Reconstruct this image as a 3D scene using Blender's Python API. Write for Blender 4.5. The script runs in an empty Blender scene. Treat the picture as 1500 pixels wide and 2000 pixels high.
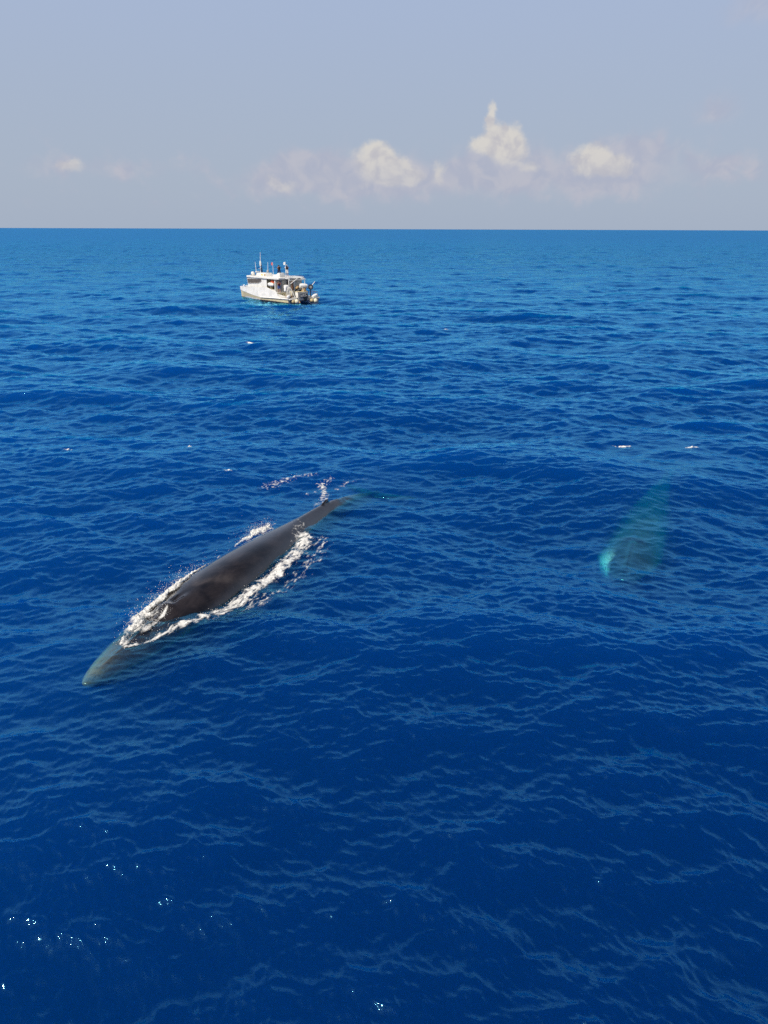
import bpy, bmesh, math, random
import numpy as np
from mathutils import Vector, Matrix

random.seed(7)
SC = bpy.context.scene
COL = SC.collection
R = math.radians

# ------------------------------------------------------------------ camera
CAM_H = 10.5
cam = bpy.data.cameras.new('camera')
cam.sensor_fit = 'VERTICAL'
cam.sensor_height = 24.0
cam.lens = 24.0 * 1435 / 2000
cam.clip_start = 0.1
cam.clip_end = 200000
co = bpy.data.objects.new('camera', cam)
COL.objects.link(co)
co.matrix_world = Matrix.Translation((0, 0, CAM_H)) @ Matrix.Rotation(R(90 - 21.08), 4, 'X') @ Matrix.Rotation(R(0.19), 4, 'Z')
SC.camera = co

# ------------------------------------------------------------------ sun
SUN_AZ = R(-138)      # measured from +Y towards +X
SUN_EL = R(50)
sun = bpy.data.lights.new('sun', 'SUN')
sun.energy = 5.0
sun.angle = R(0.53)
sun.color = (1.0, 0.93, 0.82)
so = bpy.data.objects.new('sun', sun)
COL.objects.link(so)
sd = Vector((math.sin(SUN_AZ) * math.cos(SUN_EL), math.cos(SUN_AZ) * math.cos(SUN_EL), math.sin(SUN_EL)))
so.rotation_euler = sd.to_track_quat('Z', 'Y').to_euler()
so.location = (-30, -10, 60)

# ------------------------------------------------------------------ view and render
SC.view_settings.view_transform = 'Standard'
SC.view_settings.look = 'None'
SC.view_settings.exposure = 0.0
SC.view_settings.gamma = 1.0
cy = SC.cycles
cy.max_bounces = 4
cy.diffuse_bounces = 1
cy.glossy_bounces = 2
cy.transmission_bounces = 4
cy.transparent_max_bounces = 12
cy.volume_bounces = 1
cy.sample_clamp_indirect = 4.0
cy.sample_clamp_direct = 0.0
cy.caustics_reflective = False
cy.caustics_refractive = False
cy.use_denoising = False
cy.use_adaptive_sampling = True
cy.adaptive_threshold = 0.02
try:
    cy.denoiser = 'OPENIMAGEDENOISE'
    cy.denoising_input_passes = 'RGB_ALBEDO_NORMAL'
    cy.denoising_prefilter = 'ACCURATE'
except Exception:
    pass

# ------------------------------------------------------------------ world: clear sky, thin high haze, far cumulus
world = bpy.data.worlds.new('World')
SC.world = world
world.use_nodes = True
NT = world.node_tree
NT.nodes.clear()


class NG:
    """small helper to write node maths as expressions"""
    def __init__(self, nt):
        self.nt = nt

    def node(self, t, **kw):
        n = self.nt.nodes.new(t)
        for k, v in kw.items():
            setattr(n, k, v)
        return n

    def setin(self, sock, v):
        if hasattr(v, 'is_output') or isinstance(v, bpy.types.NodeSocket):
            self.nt.links.new(v, sock)
        else:
            sock.default_value = v

    def m(self, op, a, b=None, c=None, clamp=False):
        n = self.node('ShaderNodeMath', operation=op)
        n.use_clamp = clamp
        self.setin(n.inputs[0], a)
        if b is not None:
            self.setin(n.inputs[1], b)
        if c is not None:
            self.setin(n.inputs[2], c)
        return n.outputs[0]

    def ss(self, x, lo, hi, a=0.0, b=1.0):
        n = self.node('ShaderNodeMapRange', interpolation_type='SMOOTHSTEP')
        self.setin(n.inputs['Value'], x)
        self.setin(n.inputs['From Min'], lo)
        self.setin(n.inputs['From Max'], hi)
        self.setin(n.inputs['To Min'], a)
        self.setin(n.inputs['To Max'], b)
        return n.outputs['Result']

    def mix(self, f, a, b):
        n = self.node('ShaderNodeMix', data_type='RGBA')
        self.setin(n.inputs[0], f)
        self.setin(n.inputs[6], a)
        self.setin(n.inputs[7], b)
        return n.outputs[2]

    def noise(self, vec, scale, detail=4, rough=0.55, dist=0.0, dims='3D'):
        n = self.node('ShaderNodeTexNoise', noise_dimensions=dims)
        if vec is not None:
            self.nt.links.new(vec, n.inputs['Vector'])
        n.inputs['Scale'].default_value = scale
        n.inputs['Detail'].default_value = detail
        n.inputs['Roughness'].default_value = rough
        n.inputs['Distortion'].default_value = dist
        return n.outputs[0]

    def comb(self, x, y, z):
        n = self.node('ShaderNodeCombineXYZ')
        for i, v in enumerate((x, y, z)):
            self.setin(n.inputs[i], v)
        return n.outputs[0]


W = NG(NT)
sky = W.node('ShaderNodeTexSky', sky_type='NISHITA')
sky.sun_disc = False
sky.sun_elevation = SUN_EL
sky.sun_rotation = SUN_AZ
sky.altitude = 0
sky.air_density = 1.0
sky.dust_density = 2.0
sky.ozone_density = 2.0
tc = W.node('ShaderNodeTexCoord')
sep = W.node('ShaderNodeSeparateXYZ')
NT.links.new(tc.outputs['Generated'], sep.inputs[0])
AZ = W.m('ARCTAN2', sep.outputs[0], sep.outputs[1])
EL = W.m('ARCSINE', sep.outputs[2])
VEC = W.comb(AZ, EL, 0.0)
SKY_STRENGTH = 0.075
# the clear sky, dimmed towards the photograph's hazy level
skyc = W.node('ShaderNodeVectorMath', operation='SCALE')
NT.links.new(sky.outputs[0], skyc.inputs[0])
skyc.inputs['Scale'].default_value = SKY_STRENGTH
# thin even haze veil over all of the sky
veil_hi = (0.41, 0.505, 0.71, 1)
veil_lo = (0.41, 0.48, 0.60, 1)
veil = W.mix(W.ss(EL, 0.04, 0.34), veil_lo, veil_hi)
base = W.mix(W.ss(EL, 0.22, 0.85, 0.90, 0.0), skyc.outputs[0], veil)

# warped coordinates make ragged, billowing outlines
wn = W.node('ShaderNodeTexNoise', noise_dimensions='3D')
NT.links.new(VEC, wn.inputs['Vector'])
wn.inputs['Scale'].default_value = 26
wn.inputs['Detail'].default_value = 5
wn.inputs['Roughness'].default_value = 0.6
wsep = W.node('ShaderNodeSeparateColor')
NT.links.new(wn.outputs['Color'], wsep.inputs[0])
AZW = W.m('ADD', AZ, W.m('MULTIPLY', W.m('SUBTRACT', wsep.outputs[0], 0.5), 0.036))
ELW = W.m('ADD', EL, W.m('MULTIPLY', W.m('SUBTRACT', wsep.outputs[1], 0.5), 0.030))

VECW = W.comb(AZW, ELW, 0.0)

FPX, PIT = 1435.0, R(21.08)


def dirpix(px, py):
    u, v = px - 750, 1000 - py
    d = Vector((u, FPX * math.cos(PIT) + v * math.sin(PIT), -FPX * math.sin(PIT) + v * math.cos(PIT))).normalized()
    return math.atan2(d.x, d.y), math.asin(d.z)


def blobs(lst, vec):
    """sum of soft elliptical puffs in the sky"""
    tot = 0.0
    for cx, cy_, rx, ry, s in lst:
        a0, e0 = dirpix(cx, cy_)
        a1, _ = dirpix(cx + rx, cy_)
        _, e1 = dirpix(cx, cy_ - ry)
        ia, ie = 1 / (a1 - a0), 1 / (e1 - e0)
        q = W.node('ShaderNodeVectorMath', operation='MULTIPLY_ADD')
        NT.links.new(vec, q.inputs[0])
        q.inputs[1].default_value = (ia, ie, 0)
        q.inputs[2].default_value = (-a0 * ia, -e0 * ie, 0)
        dt = W.node('ShaderNodeVectorMath', operation='DOT_PRODUCT')
        NT.links.new(q.outputs[0], dt.inputs[0])
        NT.links.new(q.outputs[0], dt.inputs[1])
        tot = W.m('MULTIPLY_ADD', W.m('POWER', 0.3679, dt.outputs['Value']), s, tot)
    return tot


bright = [(728, 302, 44, 30, 1.0), (765, 330, 50, 28, .95), (795, 350, 40, 16, .6), (740, 345, 50, 20, .6),
          (957, 226, 15, 26, 1.0), (985, 262, 42, 28, 1.0), (935, 288, 34, 22, .9), (990, 300, 40, 32, .85), (1040, 318, 24, 15, .6),
          (1160, 295, 46, 26, 1.0), (1195, 325, 54, 20, .95), (1145, 322, 34, 22, .75),
          (858, 334, 18, 30, .85), (530, 350, 28, 16, .75), (560, 364, 34, 15, .75),
          (133, 326, 26, 14, .95), (1355, 308, 15, 12, .4), (1270, 368, 24, 12, .42), (1165, 362, 30, 11, .4), (705, 368, 18, 10, .42), (1035, 352, 22, 11, .42),
          (925, 378, 34, 11, .38), (1330, 362, 20, 12, .38)]
soft = [(740, 335, 95, 46, .7), (985, 300, 95, 62, .6), (1185, 318, 100, 40, .75), (560, 358, 80, 24, .6), (598, 322, 72, 32, 1.05), (1390, 215, 56, 28, .8), (1480, 10, 80, 50, .65), (1260, 285, 76, 26, .7), (980, 345, 120, 38, .85), (640, 355, 180, 32, .6),
        (1180, 345, 120, 38, .7), (760, 350, 130, 44, .6), (250, 335, 170, 22, .42), (90, 325, 70, 18, .4), (1400, 330, 120, 34, .5)]
fine = W.noise(VEC, 95, 6, 0.62)
nb = W.noise(VEC, 42, 5, 0.5, 0.6)
DB = W.m('ADD', blobs(bright, VECW), W.m('MULTIPLY', W.m('SUBTRACT', fine, 0.5), 0.55))
MB = W.m('MULTIPLY', W.ss(DB, 0.30, 0.95), W.ss(EL, 0.040, 0.100, 0.45, 1.0))
ns = W.noise(VEC, 22, 5, 0.55)
DS = W.m('ADD', blobs(soft, VECW), W.m('MULTIPLY', W.m('SUBTRACT', ns, 0.5), 0.7))
# the same faint low cloud goes on all round the horizon
band = W.m('MULTIPLY', W.ss(EL, 0.005, 0.04), W.ss(EL, 0.06, 0.14, 1.0, 0.0))
DS = W.m('ADD', DS, W.m('MULTIPLY', band, W.ss(ns, 0.45, 0.75, 0.0, 0.45)))
MS = W.m('MULTIPLY', W.ss(DS, 0.12, 0.95), 0.66)
soft_col = W.mix(W.ss(nb, 0.35, 0.68), (0.43, 0.445, 0.555, 1), (0.53, 0.515, 0.58, 1))
c1 = W.mix(MS, base, soft_col)
# billow relief: compare the noise with itself a step towards the sun
sh = W.node('ShaderNodeVectorMath', operation='ADD')
NT.links.new(VEC, sh.inputs[0])
sh.inputs[1].default_value = (-0.006, 0.010, 0)
nb2 = W.noise(sh.outputs[0], 42, 5, 0.5, 0.6)
rel = W.m('SUBTRACT', nb, nb2)
bc = W.mix(W.ss(rel, -0.22, 0.12), (0.54, 0.525, 0.55, 1), (0.69, 0.66, 0.615, 1))
c2 = W.mix(W.m('MULTIPLY', MB, 0.90), c1, bc)
bg = W.node('ShaderNodeBackground')
NT.links.new(c2, bg.inputs[0])
bg0 = W.node('ShaderNodeBackground')
NT.links.new(base, bg0.inputs[0])
# clouds lie low round the horizon; higher up only the hazy blue is worked out
msk = W.node('ShaderNodeMixShader')
NT.links.new(W.m('LESS_THAN', EL, 0.42), msk.inputs[0])
NT.links.new(bg0.outputs[0], msk.inputs[1])
NT.links.new(bg.outputs[0], msk.inputs[2])
wo = W.node('ShaderNodeOutputWorld')
NT.links.new(msk.outputs[0], wo.inputs[0])
world.cycles.sampling_method = 'MANUAL'
world.cycles.sample_map_resolution = 256

# ------------------------------------------------------------------ materials
MATS = {}


def mat(name, col, rough=0.5, metal=0.0, spec=0.5, var=0.0, scale=3.0, bump=0.0, trans=0.0):
    if name in MATS:
        return MATS[name]
    m = bpy.data.materials.new(name)
    m.use_nodes = True
    g = NG(m.node_tree)
    b = m.node_tree.nodes['Principled BSDF']
    b.inputs['Roughness'].default_value = rough
    b.inputs['Metallic'].default_value = metal
    b.inputs['Specular IOR Level'].default_value = spec
    c = (col[0], col[1], col[2], 1)
    if var > 0:
        tcn = g.node('ShaderNodeTexCoord')
        n = g.noise(tcn.outputs['Object'], scale, 5, 0.6)
        dark = tuple(x * (1 - var) for x in col) + (1,)
        lite = tuple(min(1, x * (1 + var * 0.6)) for x in col) + (1,)
        m.node_tree.links.new(g.mix(g.ss(n, 0.3, 0.7), dark, lite), b.inputs['Base Color'])
        if bump > 0:
            bn = g.node('ShaderNodeBump')
            bn.inputs['Strength'].default_value = bump
            bn.inputs['Distance'].default_value = 0.02
            m.node_tree.links.new(n, bn.inputs['Height'])
            m.node_tree.links.new(bn.outputs[0], b.inputs['Normal'])
    else:
        b.inputs['Base Color'].default_value = c
    MATS[name] = m
    return m


WHITE = mat('white_gelcoat', (0.76, 0.745, 0.70), 0.4, var=0.14, scale=1.3)
CREAM = mat('cream_gelcoat_and_shade', (0.62, 0.54, 0.33), 0.45, var=0.12, scale=1.2)  # colour of cream fittings; on the lower hull it paints in warm shade
GREYP = mat('grey_paint_and_shade', (0.34, 0.33, 0.31), 0.5, var=0.15)  # colour of grey fittings; on the transom it paints in the shade
DARK = mat('dark_rubber', (0.02, 0.02, 0.025), 0.5, var=0.2)
TINT = mat('tinted_window', (0.12, 0.095, 0.07), 0.12, var=0.1)
STEEL = mat('steel', (0.55, 0.55, 0.56), 0.35, 0.8, var=0.1)
TAN = mat('tan_canvas', (0.42, 0.28, 0.13), 0.8, var=0.2)
FENDER = mat('fender_vinyl', (0.74, 0.69, 0.50), 0.4, var=0.15, scale=4)
OLDFEND = mat('weathered_fender_vinyl', (0.48, 0.38, 0.20), 0.5, var=0.25, scale=4)
CLOTHW = mat('white_cloth', (0.76, 0.75, 0.72), 0.9, var=0.1)
ROPE = mat('rope', (0.66, 0.62, 0.5), 0.9, var=0.2)
ORANGE = mat('orange_nylon', (0.75, 0.13, 0.03), 0.7, var=0.1)
RED = mat('red_cloth', (0.6, 0.05, 0.04), 0.85, var=0.1)
BROWN = mat('teak', (0.30, 0.15, 0.07), 0.6, var=0.3)
YELLOW = mat('yellow_paint', (0.66, 0.52, 0.16), 0.45, var=0.15)
SKIN = mat('skin', (0.45, 0.24, 0.15), 0.55, var=0.05)
HAIR = mat('hair', (0.03, 0.02, 0.015), 0.7, var=0.2)
NAVY = mat('navy_cloth', (0.012, 0.014, 0.04), 0.9, var=0.2)
BLUE = mat('blue_cloth', (0.03, 0.09, 0.32), 0.9, var=0.2)
MAROON = mat('maroon_cloth', (0.16, 0.03, 0.03), 0.9, var=0.2)
BLACK = mat('black_plastic', (0.01, 0.01, 0.01), 0.4, var=0.1)

# ------------------------------------------------------------------ mesh helpers


def link(name, me, m, parent=None, smooth=True):
    o = bpy.data.objects.new(name, me)
    if m is not None:
        me.materials.append(m)
    COL.objects.link(o)
    if parent is not None:
        o.parent = parent
    if smooth:
        me.polygons.foreach_set('use_smooth', [True] * len(me.polygons))
    return o


def empty(name, loc=(0, 0, 0), rz=0.0):
    o = bpy.data.objects.new(name, None)
    o.empty_display_size = 0.2
    o.location = loc
    o.rotation_euler = (0, 0, rz)
    COL.objects.link(o)
    return o


def tag(o, label, cat, group=None, kind=None):
    o['label'] = label
    o['category'] = cat
    if group:
        o['group'] = group
    if kind:
        o['kind'] = kind
    return o


def pyd(name, v, f, m, parent=None, smooth=True):
    me = bpy.data.meshes.new(name)
    me.from_pydata([tuple(map(float, p)) for p in v], [], f)
    me.validate()
    bm = bmesh.new()
    bm.from_mesh(me)
    bmesh.ops.recalc_face_normals(bm, faces=bm.faces)
    bm.to_mesh(me)
    bm.free()
    return link(name, me, m, parent, smooth)


class MB_:
    """collects several shapes into one mesh object"""
    def __init__(self):
        self.v, self.f = [], []

    def add(self, v, f):
        o = len(self.v)
        self.v += [tuple(p) for p in v]
        self.f += [tuple(i + o for i in q) for q in f]
        return self

    def box(self, a, b):
        (x0, y0, z0), (x1, y1, z1) = a, b
        v = [(x0, y0, z0), (x1, y0, z0), (x1, y1, z0), (x0, y1, z0), (x0, y0, z1), (x1, y0, z1), (x1, y1, z1), (x0, y1, z1)]
        return self.add(v, [(0, 3, 2, 1), (4, 5, 6, 7), (0, 1, 5, 4), (1, 2, 6, 5), (2, 3, 7, 6), (3, 0, 4, 7)])

    def tube(self, pts, r, n=8, r2=None):
        pts = [Vector(p) for p in pts]
        k = len(pts)
        vs, fs = [], []
        up = Vector((0.31, 0.17, 0.93))
        for i, p in enumerate(pts):
            t = (pts[min(i + 1, k - 1)] - pts[max(i - 1, 0)]).normalized()
            a = t.cross(up)
            if a.length < 1e-3:
                a = t.cross(Vector((1, 0, 0)))
            a.normalize()
            b = t.cross(a)
            rr = r if r2 is None else r + (r2 - r) * i / (k - 1)
            for j in range(n):
                an = 2 * math.pi * j / n
                vs.append(p + a * (rr * math.cos(an)) + b * (rr * math.sin(an)))
        for i in range(k - 1):
            for j in range(n):
                fs.append((i * n + j, i * n + (j + 1) % n, (i + 1) * n + (j + 1) % n, (i + 1) * n + j))
        fs.append(tuple(range(n))[::-1])
        fs.append(tuple((k - 1) * n + j for j in range(n)))
        return self.add(vs, fs)

    def lathe(self, prof, axis=(0, 0, 1), org=(0, 0, 0), n=16):
        """prof: list of (radius, height) along axis"""
        ax = Vector(axis).normalized()
        a = ax.orthogonal().normalized()
        b = ax.cross(a)
        org = Vector(org)
        vs, fs = [], []
        for r, h in prof:
            for j in range(n):
                an = 2 * math.pi * j / n
                vs.append(org + ax * h + a * (r * math.cos(an)) + b * (r * math.sin(an)))
        k = len(prof)
        for i in range(k - 1):
            for j in range(n):
                fs.append((i * n + j, i * n + (j + 1) % n, (i + 1) * n + (j + 1) % n, (i + 1) * n + j))
        fs.append(tuple(range(n))[::-1])
        fs.append(tuple((k - 1) * n + j for j in range(n)))
        return self.add(vs, fs)

    def prism(self, poly, d):
        """polygon (list of 3D points) extruded by the vector d"""
        n = len(poly)
        d = Vector(d)
        v = [Vector(p) for p in poly] + [Vector(p) + d for p in poly]
        f = [tuple(range(n))[::-1], tuple(range(n, 2 * n))]
        for i in range(n):
            f.append((i, (i + 1) % n, n + (i + 1) % n, n + i))
        return self.add(v, f)

    def build(self, name, m, parent=None, bevel=0.0, smooth=True):
        o = pyd(name, self.v, self.f, m, parent, False)
        if bevel > 0:
            bm = bmesh.new()
            bm.from_mesh(o.data)
            bmesh.ops.bevel(bm, geom=bm.edges[:], offset=bevel, segments=2, affect='EDGES', profile=0.7)
            bm.to_mesh(o.data)
            bm.free()
        if smooth:
            o.data.polygons.foreach_set('use_smooth', [True] * len(o.data.polygons))
            try:
                o.data.set_sharp_from_angle(angle=R(35))
            except Exception:
                pass
        return o


def ballprof(r, n=9, sz=1.0, h0=0.0):
    return [(max(1e-3, r * math.sin(math.pi * i / n)), h0 - r * sz * math.cos(math.pi * i / n)) for i in range(n + 1)]


# ------------------------------------------------------------------ numpy noise
_perm = np.random.RandomState(11).permutation(512).astype(np.int64)
_perm = np.concatenate([_perm, _perm])
_ang = np.random.RandomState(12).rand(512) * 2 * np.pi
_gx, _gy = np.cos(_ang), np.sin(_ang)


def perlin(x, y):
    xi, yi = np.floor(x).astype(np.int64), np.floor(y).astype(np.int64)
    xf, yf = x - xi, y - yi
    u = xf ** 3 * (xf * (xf * 6 - 15) + 10)
    v = yf ** 3 * (yf * (yf * 6 - 15) + 10)

    def g(ix, iy, dx, dy):
        h = _perm[(_perm[ix & 511] + iy) & 511]
        return _gx[h] * dx + _gy[h] * dy
    n00 = g(xi, yi, xf, yf)
    n10 = g(xi + 1, yi, xf - 1, yf)
    n01 = g(xi, yi + 1, xf, yf - 1)
    n11 = g(xi + 1, yi + 1, xf - 1, yf - 1)
    return (n00 + u * (n10 - n00)) * (1 - v) + (n01 + u * (n11 - n01)) * v


def fbm(x, y, oct=4, gain=0.55):
    a, s, t = 1.0, 0.0, 0.0
    for i in range(oct):
        s = s + a * perlin(x * 2 ** i + 17.3 * i, y * 2 ** i - 9.1 * i)
        t += a
        a *= gain
    return s / t * 1.4


def ridged(x, y, oct=4):
    a, s, t = 1.0, 0.0, 0.0
    for i in range(oct):
        s = s + a * (1 - np.abs(perlin(x * 2 ** i + 5.3 * i, y * 2 ** i + 3.7 * i)) * 2.2)
        t += a
        a *= 0.55
    return s / t


def sstep(x, a, b):
    t = np.clip((x - a) / (b - a), 0, 1)
    return t * t * (3 - 2 * t)


# ------------------------------------------------------------------ whale shape
class Whale:
    """a fin whale lofted along a curved spine; s runs 0 (snout) to 1 (fluke notch)"""
    S = np.array([0, .012, .03, .06, .10, .15, .20, .25, .32, .42, .50, .58, .66, .74, .82, .90, .96, 1.0])
    Wd = np.array([.08, .24, .38, .55, .74, .90, .98, 1.02, 1.04, 1.00, .90, .73, .56, .42, .32, .22, .16, .10])
    Tp = np.array([.04, .10, .15, .22, .32, .44, .60, .74, .90, 1.0, .98, .90, .76, .60, .44, .30, .17, .07])
    Bt = np.array([.05, .16, .28, .45, .68, .95, 1.15, 1.28, 1.35, 1.30, 1.20, 1.02, .80, .60, .44, .30, .17, .07])

    def __init__(self, pts, L, topz, scale=1.0):
        P = np.array(pts, float)
        P = P[:, :2]
        d = np.concatenate([[0], np.cumsum(np.linalg.norm(np.diff(P, axis=0), axis=1))])
        n = 400
        t = np.linspace(0, d[-1], n)
        # smooth the polyline
        X = np.interp(t, d, P[:, 0])
        Y = np.interp(t, d, P[:, 1])
        k = np.hanning(121)
        k /= k.sum()

        def sm(a):
            pad = 60
            b = np.concatenate([2 * a[0] - a[1:pad + 1][::-1], a, 2 * a[-1] - a[-pad - 1:-1][::-1]])
            return np.convolve(b, k, 'valid')
        X, Y = sm(X), sm(Y)
        d = np.concatenate([[0], np.cumsum(np.hypot(np.diff(X), np.diff(Y)))])
        # extend straight to length L
        if d[-1] < L:
            ux, uy = X[-1] - X[-6], Y[-1] - Y[-6]
            q = math.hypot(ux, uy)
            e = np.linspace(0.05, L - d[-1], 40)
            X = np.concatenate([X, X[-1] + ux / q * e])
            Y = np.concatenate([Y, Y[-1] + uy / q * e])
            d = np.concatenate([d, d[-1] + e])
        self.L = L
        self.ss = np.linspace(0, 1, 500)
        self.X = np.interp(self.ss * L, d, X)
        self.Y = np.interp(self.ss * L, d, Y)
        tx, ty = np.gradient(self.X), np.gradient(self.Y)
        q = np.hypot(tx, ty)
        self.tx, self.ty = tx / q, ty / q
        self.sc = scale
        ts = np.array([a for a, b in topz])
        tz = np.array([b for a, b in topz])
        z = np.interp(self.ss, ts, tz)
        kk = np.hanning(41)
        kk /= kk.sum()
        zp = np.concatenate([np.full(20, z[0]), z, np.full(20, z[-1])])
        self.topz = np.convolve(zp, kk, 'valid')

    guard = 1.0

    def prof(self, s):
        f = lambda a: np.interp(s, self.S, a) * self.sc
        return f(self.Wd), f(self.Tp), f(self.Bt)

    def bump(self, s, y):
        """relief of the upper side: median rostrum ridge, splash guard before the blowholes"""
        yy = y / self.sc
        r = 0.05 * np.exp(-(yy / 0.07) ** 2) * sstep(s, 0.02, 0.05) * (1 - sstep(s, 0.17, 0.20))
        g = 0.16 * np.exp(-((s - 0.203) / 0.012) ** 2) * np.exp(-(yy / 0.26) ** 2)
        g2 = 0.07 * np.exp(-((s - 0.225) / 0.02) ** 2) * (np.exp(-((np.abs(yy) - 0.17) / 0.11) ** 2))
        d = 0.05 * np.exp(-(yy / 0.12) ** 2) * sstep(s, 0.55, 0.7)
        return (r + (g + g2) * self.guard + d) * self.sc

    def point(self, s, y, z):
        """local (s, lateral, height above spine) to world"""
        X = np.interp(s, self.ss, self.X)
        Y = np.interp(s, self.ss, self.Y)
        tx = np.interp(s, self.ss, self.tx)
        ty = np.interp(s, self.ss, self.ty)
        w, t, b = self.prof(s)
        zc = np.interp(s, self.ss, self.topz) - t
        return X + ty * y, Y - tx * y, zc + z

    def top(self, px, py):
        """height of the skin above (px,py), -9 beside the whale; also s, lateral"""
        px = np.asarray(px, float)
        py = np.asarray(py, float)
        d2 = (px[:, None] - self.X[None, ::5]) ** 2 + (py[:, None] - self.Y[None, ::5]) ** 2
        i = d2.argmin(1) * 5
        dx, dy = px - self.X[i], py - self.Y[i]
        s = np.clip(self.ss[i] + (dx * self.tx[i] + dy * self.ty[i]) / self.L, 0, 1)
        y = dx * self.ty[i] - dy * self.tx[i]
        end = np.abs(dx * self.tx[i] + dy * self.ty[i])
        w, t, b = self.prof(s)
        q = np.clip(1 - (np.abs(y) / w) ** 2.2, 0, None)
        z = np.interp(s, self.ss, self.topz) - t + t * q ** (1 / 2.2) + self.bump(s, y)
        z = np.where((np.abs(y) < w) & (end < 0.35), z, -9.0)
        return z, s, y

    def build(self, name, m):
        NS, NA = 240, 56
        s = np.linspace(0.0, 1.0, NS) ** 1.12
        a = np.linspace(0, 2 * np.pi, NA, endpoint=False)
        SS, AA = np.meshgrid(s, a, indexing='ij')
        w, t, b = self.prof(SS)
        p = 2 / 2.2
        cy_, cz_ = np.cos(AA), np.sin(AA)
        y = w * np.sign(cy_) * np.abs(cy_) ** p
        z = np.where(cz_ >= 0, t, b) * np.sign(cz_) * np.abs(cz_) ** p
        z = z + np.where(cz_ > 0.05, self.bump(SS, y), 0)
        # throat pleats on the lower jaw and chest
        pl = np.where(cz_ < -0.05, 0.02 * np.sin(AA * 44) * sstep(SS, .06, .1) * (1 - sstep(SS, .45, .52)), 0)
        z = z + pl * self.sc
        px, py, pz = self.point(SS.ravel(), y.ravel(), z.ravel())
        v = list(zip(px, py, pz))
        f = []
        for i in range(NS - 1):
            for j in range(NA):
                k = (j + 1) % NA
                f.append((i * NA + j, i * NA + k, (i + 1) * NA + k, (i + 1) * NA + j))
        f.append(tuple(range(NA)))
        f.append(tuple((NS - 1) * NA + j for j in range(NA))[::-1])
        mb = MB_().add(v, f)
        sc = self.sc

        def blade(outline, thick, to_world):
            """flat tapered blade: outline [(u,v)], lens section"""
            c = np.mean(np.array(outline), 0)
            n = len(outline)
            vs, fs = [], []
            for u, vv in outline:
                vs.append(to_world(u, vv, 0))
            for sgn in (1, -1):
                for u, vv in outline:
                    vs.append(to_world(c[0] + (u - c[0]) * .6, c[1] + (vv - c[1]) * .6, sgn * thick))
            for k_, sgn in ((1, 1), (2, -1)):
                for i in range(n):
                    q = (i, (i + 1) % n, k_ * n + (i + 1) % n, k_ * n + i)
                    fs.append(q if sgn > 0 else q[::-1])
                fs.append(tuple(k_ * n + i for i in range(n)) if sgn > 0 else tuple(k_ * n + i for i in range(n))[::-1])
            mb.add(vs, fs)

        def W3(s_, y_, z_):
            r = self.point(np.array([s_]), np.array([y_]), np.array([z_]))
            return (float(r[0][0]), float(r[1][0]), float(r[2][0]))
        # dorsal fin
        tp = lambda s_: float(self.prof(np.array([s_]))[1][0])
        fin = [(.715, -.10), (.735, .05), (.748, .14), (.758, .20), (.766, .22), (.771, .20), (.771, .14), (.775, .06), (.785, -.10)]
        blade(fin, .06 * sc, lambda u, v_, th: W3(u, th, tp(u) + v_ * sc))
        # flukes
        fl = [(.955, .12), (.965, .7), (.985, 1.4), (1.01, 1.95), (1.018, 1.9), (1.006, 1.2), (1.004, .5), (.998, .05)]
        for sg in (1, -1):
            blade([(u, v_ * sg) for u, v_ in fl], .07 * sc, lambda u, v_, th: (
                lambda q: (q[0] + (u - min(u, 1)) * self.L * self.tx[-1], q[1] + (u - min(u, 1)) * self.L * self.ty[-1], q[2]))(W3(min(u, 1), v_ * sc, th)))
        # flippers
        fp = [(.265, .95), (.275, 1.3), (.30, 1.75), (.335, 2.15), (.342, 2.12), (.33, 1.7), (.315, 1.3), (.305, .95)]
        for sg in (1, -1):
            blade([(u, v_ * sg) for u, v_ in fp], .07 * sc, lambda u, v_, th: W3(u, v_ * sc, (-.65 - .25 * (abs(v_) - .95)) * sc + th))
        o = pyd(name, mb.v, mb.f, None, None, True)
        md = o.modifiers.new('Remesh', 'REMESH')
        md.mode = 'VOXEL'
        md.voxel_size = 0.04
        s2 = o.modifiers.new('Smooth', 'SMOOTH')
        s2.factor = 0.5
        s2.iterations = 3
        dg = bpy.context.evaluated_depsgraph_get()
        me = bpy.data.meshes.new_from_object(o.evaluated_get(dg))
        bpy.data.objects.remove(o)
        o = link(name, me, m)
        # body coordinates as attributes for the markings
        n = len(me.vertices)
        c = np.empty(n * 3, np.float32)
        me.vertices.foreach_get('co', c)
        c = c.reshape(-1, 3)
        _, s, y = self.top(c[:, 0], c[:, 1])
        w, t, b = self.prof(s)
        zc = np.interp(s, self.ss, self.topz) - t
        loc = np.stack([s * self.L, y, c[:, 2] - zc], 1).astype(np.float32)
        at = me.attributes.new('body', 'FLOAT_VECTOR', 'POINT')
        at.data.foreach_set('vector', loc.ravel())
        return o


W1 = Whale([(-7.45, 15.5), (-7.10, 16.6), (-6.72, 17.75), (-6.22, 19.1), (-5.02, 21.6), (-3.42, 25.2), (-2.34, 28.0), (-.70, 30.8)], 17.6,
           [(0, -.07), (.05, -.02), (.10, .02), (.14, .06), (.17, .12), (.20, .20), (.24, .30), (.30, .42), (.38, .50), (.46, .48), (.55, .38), (.63, .27), (.70, .18), (.75, .12), (.79, .05), (.83, -.06), (.88, -.2), (.94, -.42), (1, -.65)])
W2 = Whale([(8.2, 22.6), (9.2, 25.0), (10.9, 28.5), (13.0, 32.6), (15.2, 36.3)], 16.0,
           [(0, -.66), (.1, -.50), (.2, -.42), (.35, -.36), (.5, -.38), (.7, -.44), (.85, -.6), (1, -.9)], 1.34)
W2.guard = 0.25

# ------------------------------------------------------------------ sea: wave field


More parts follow.
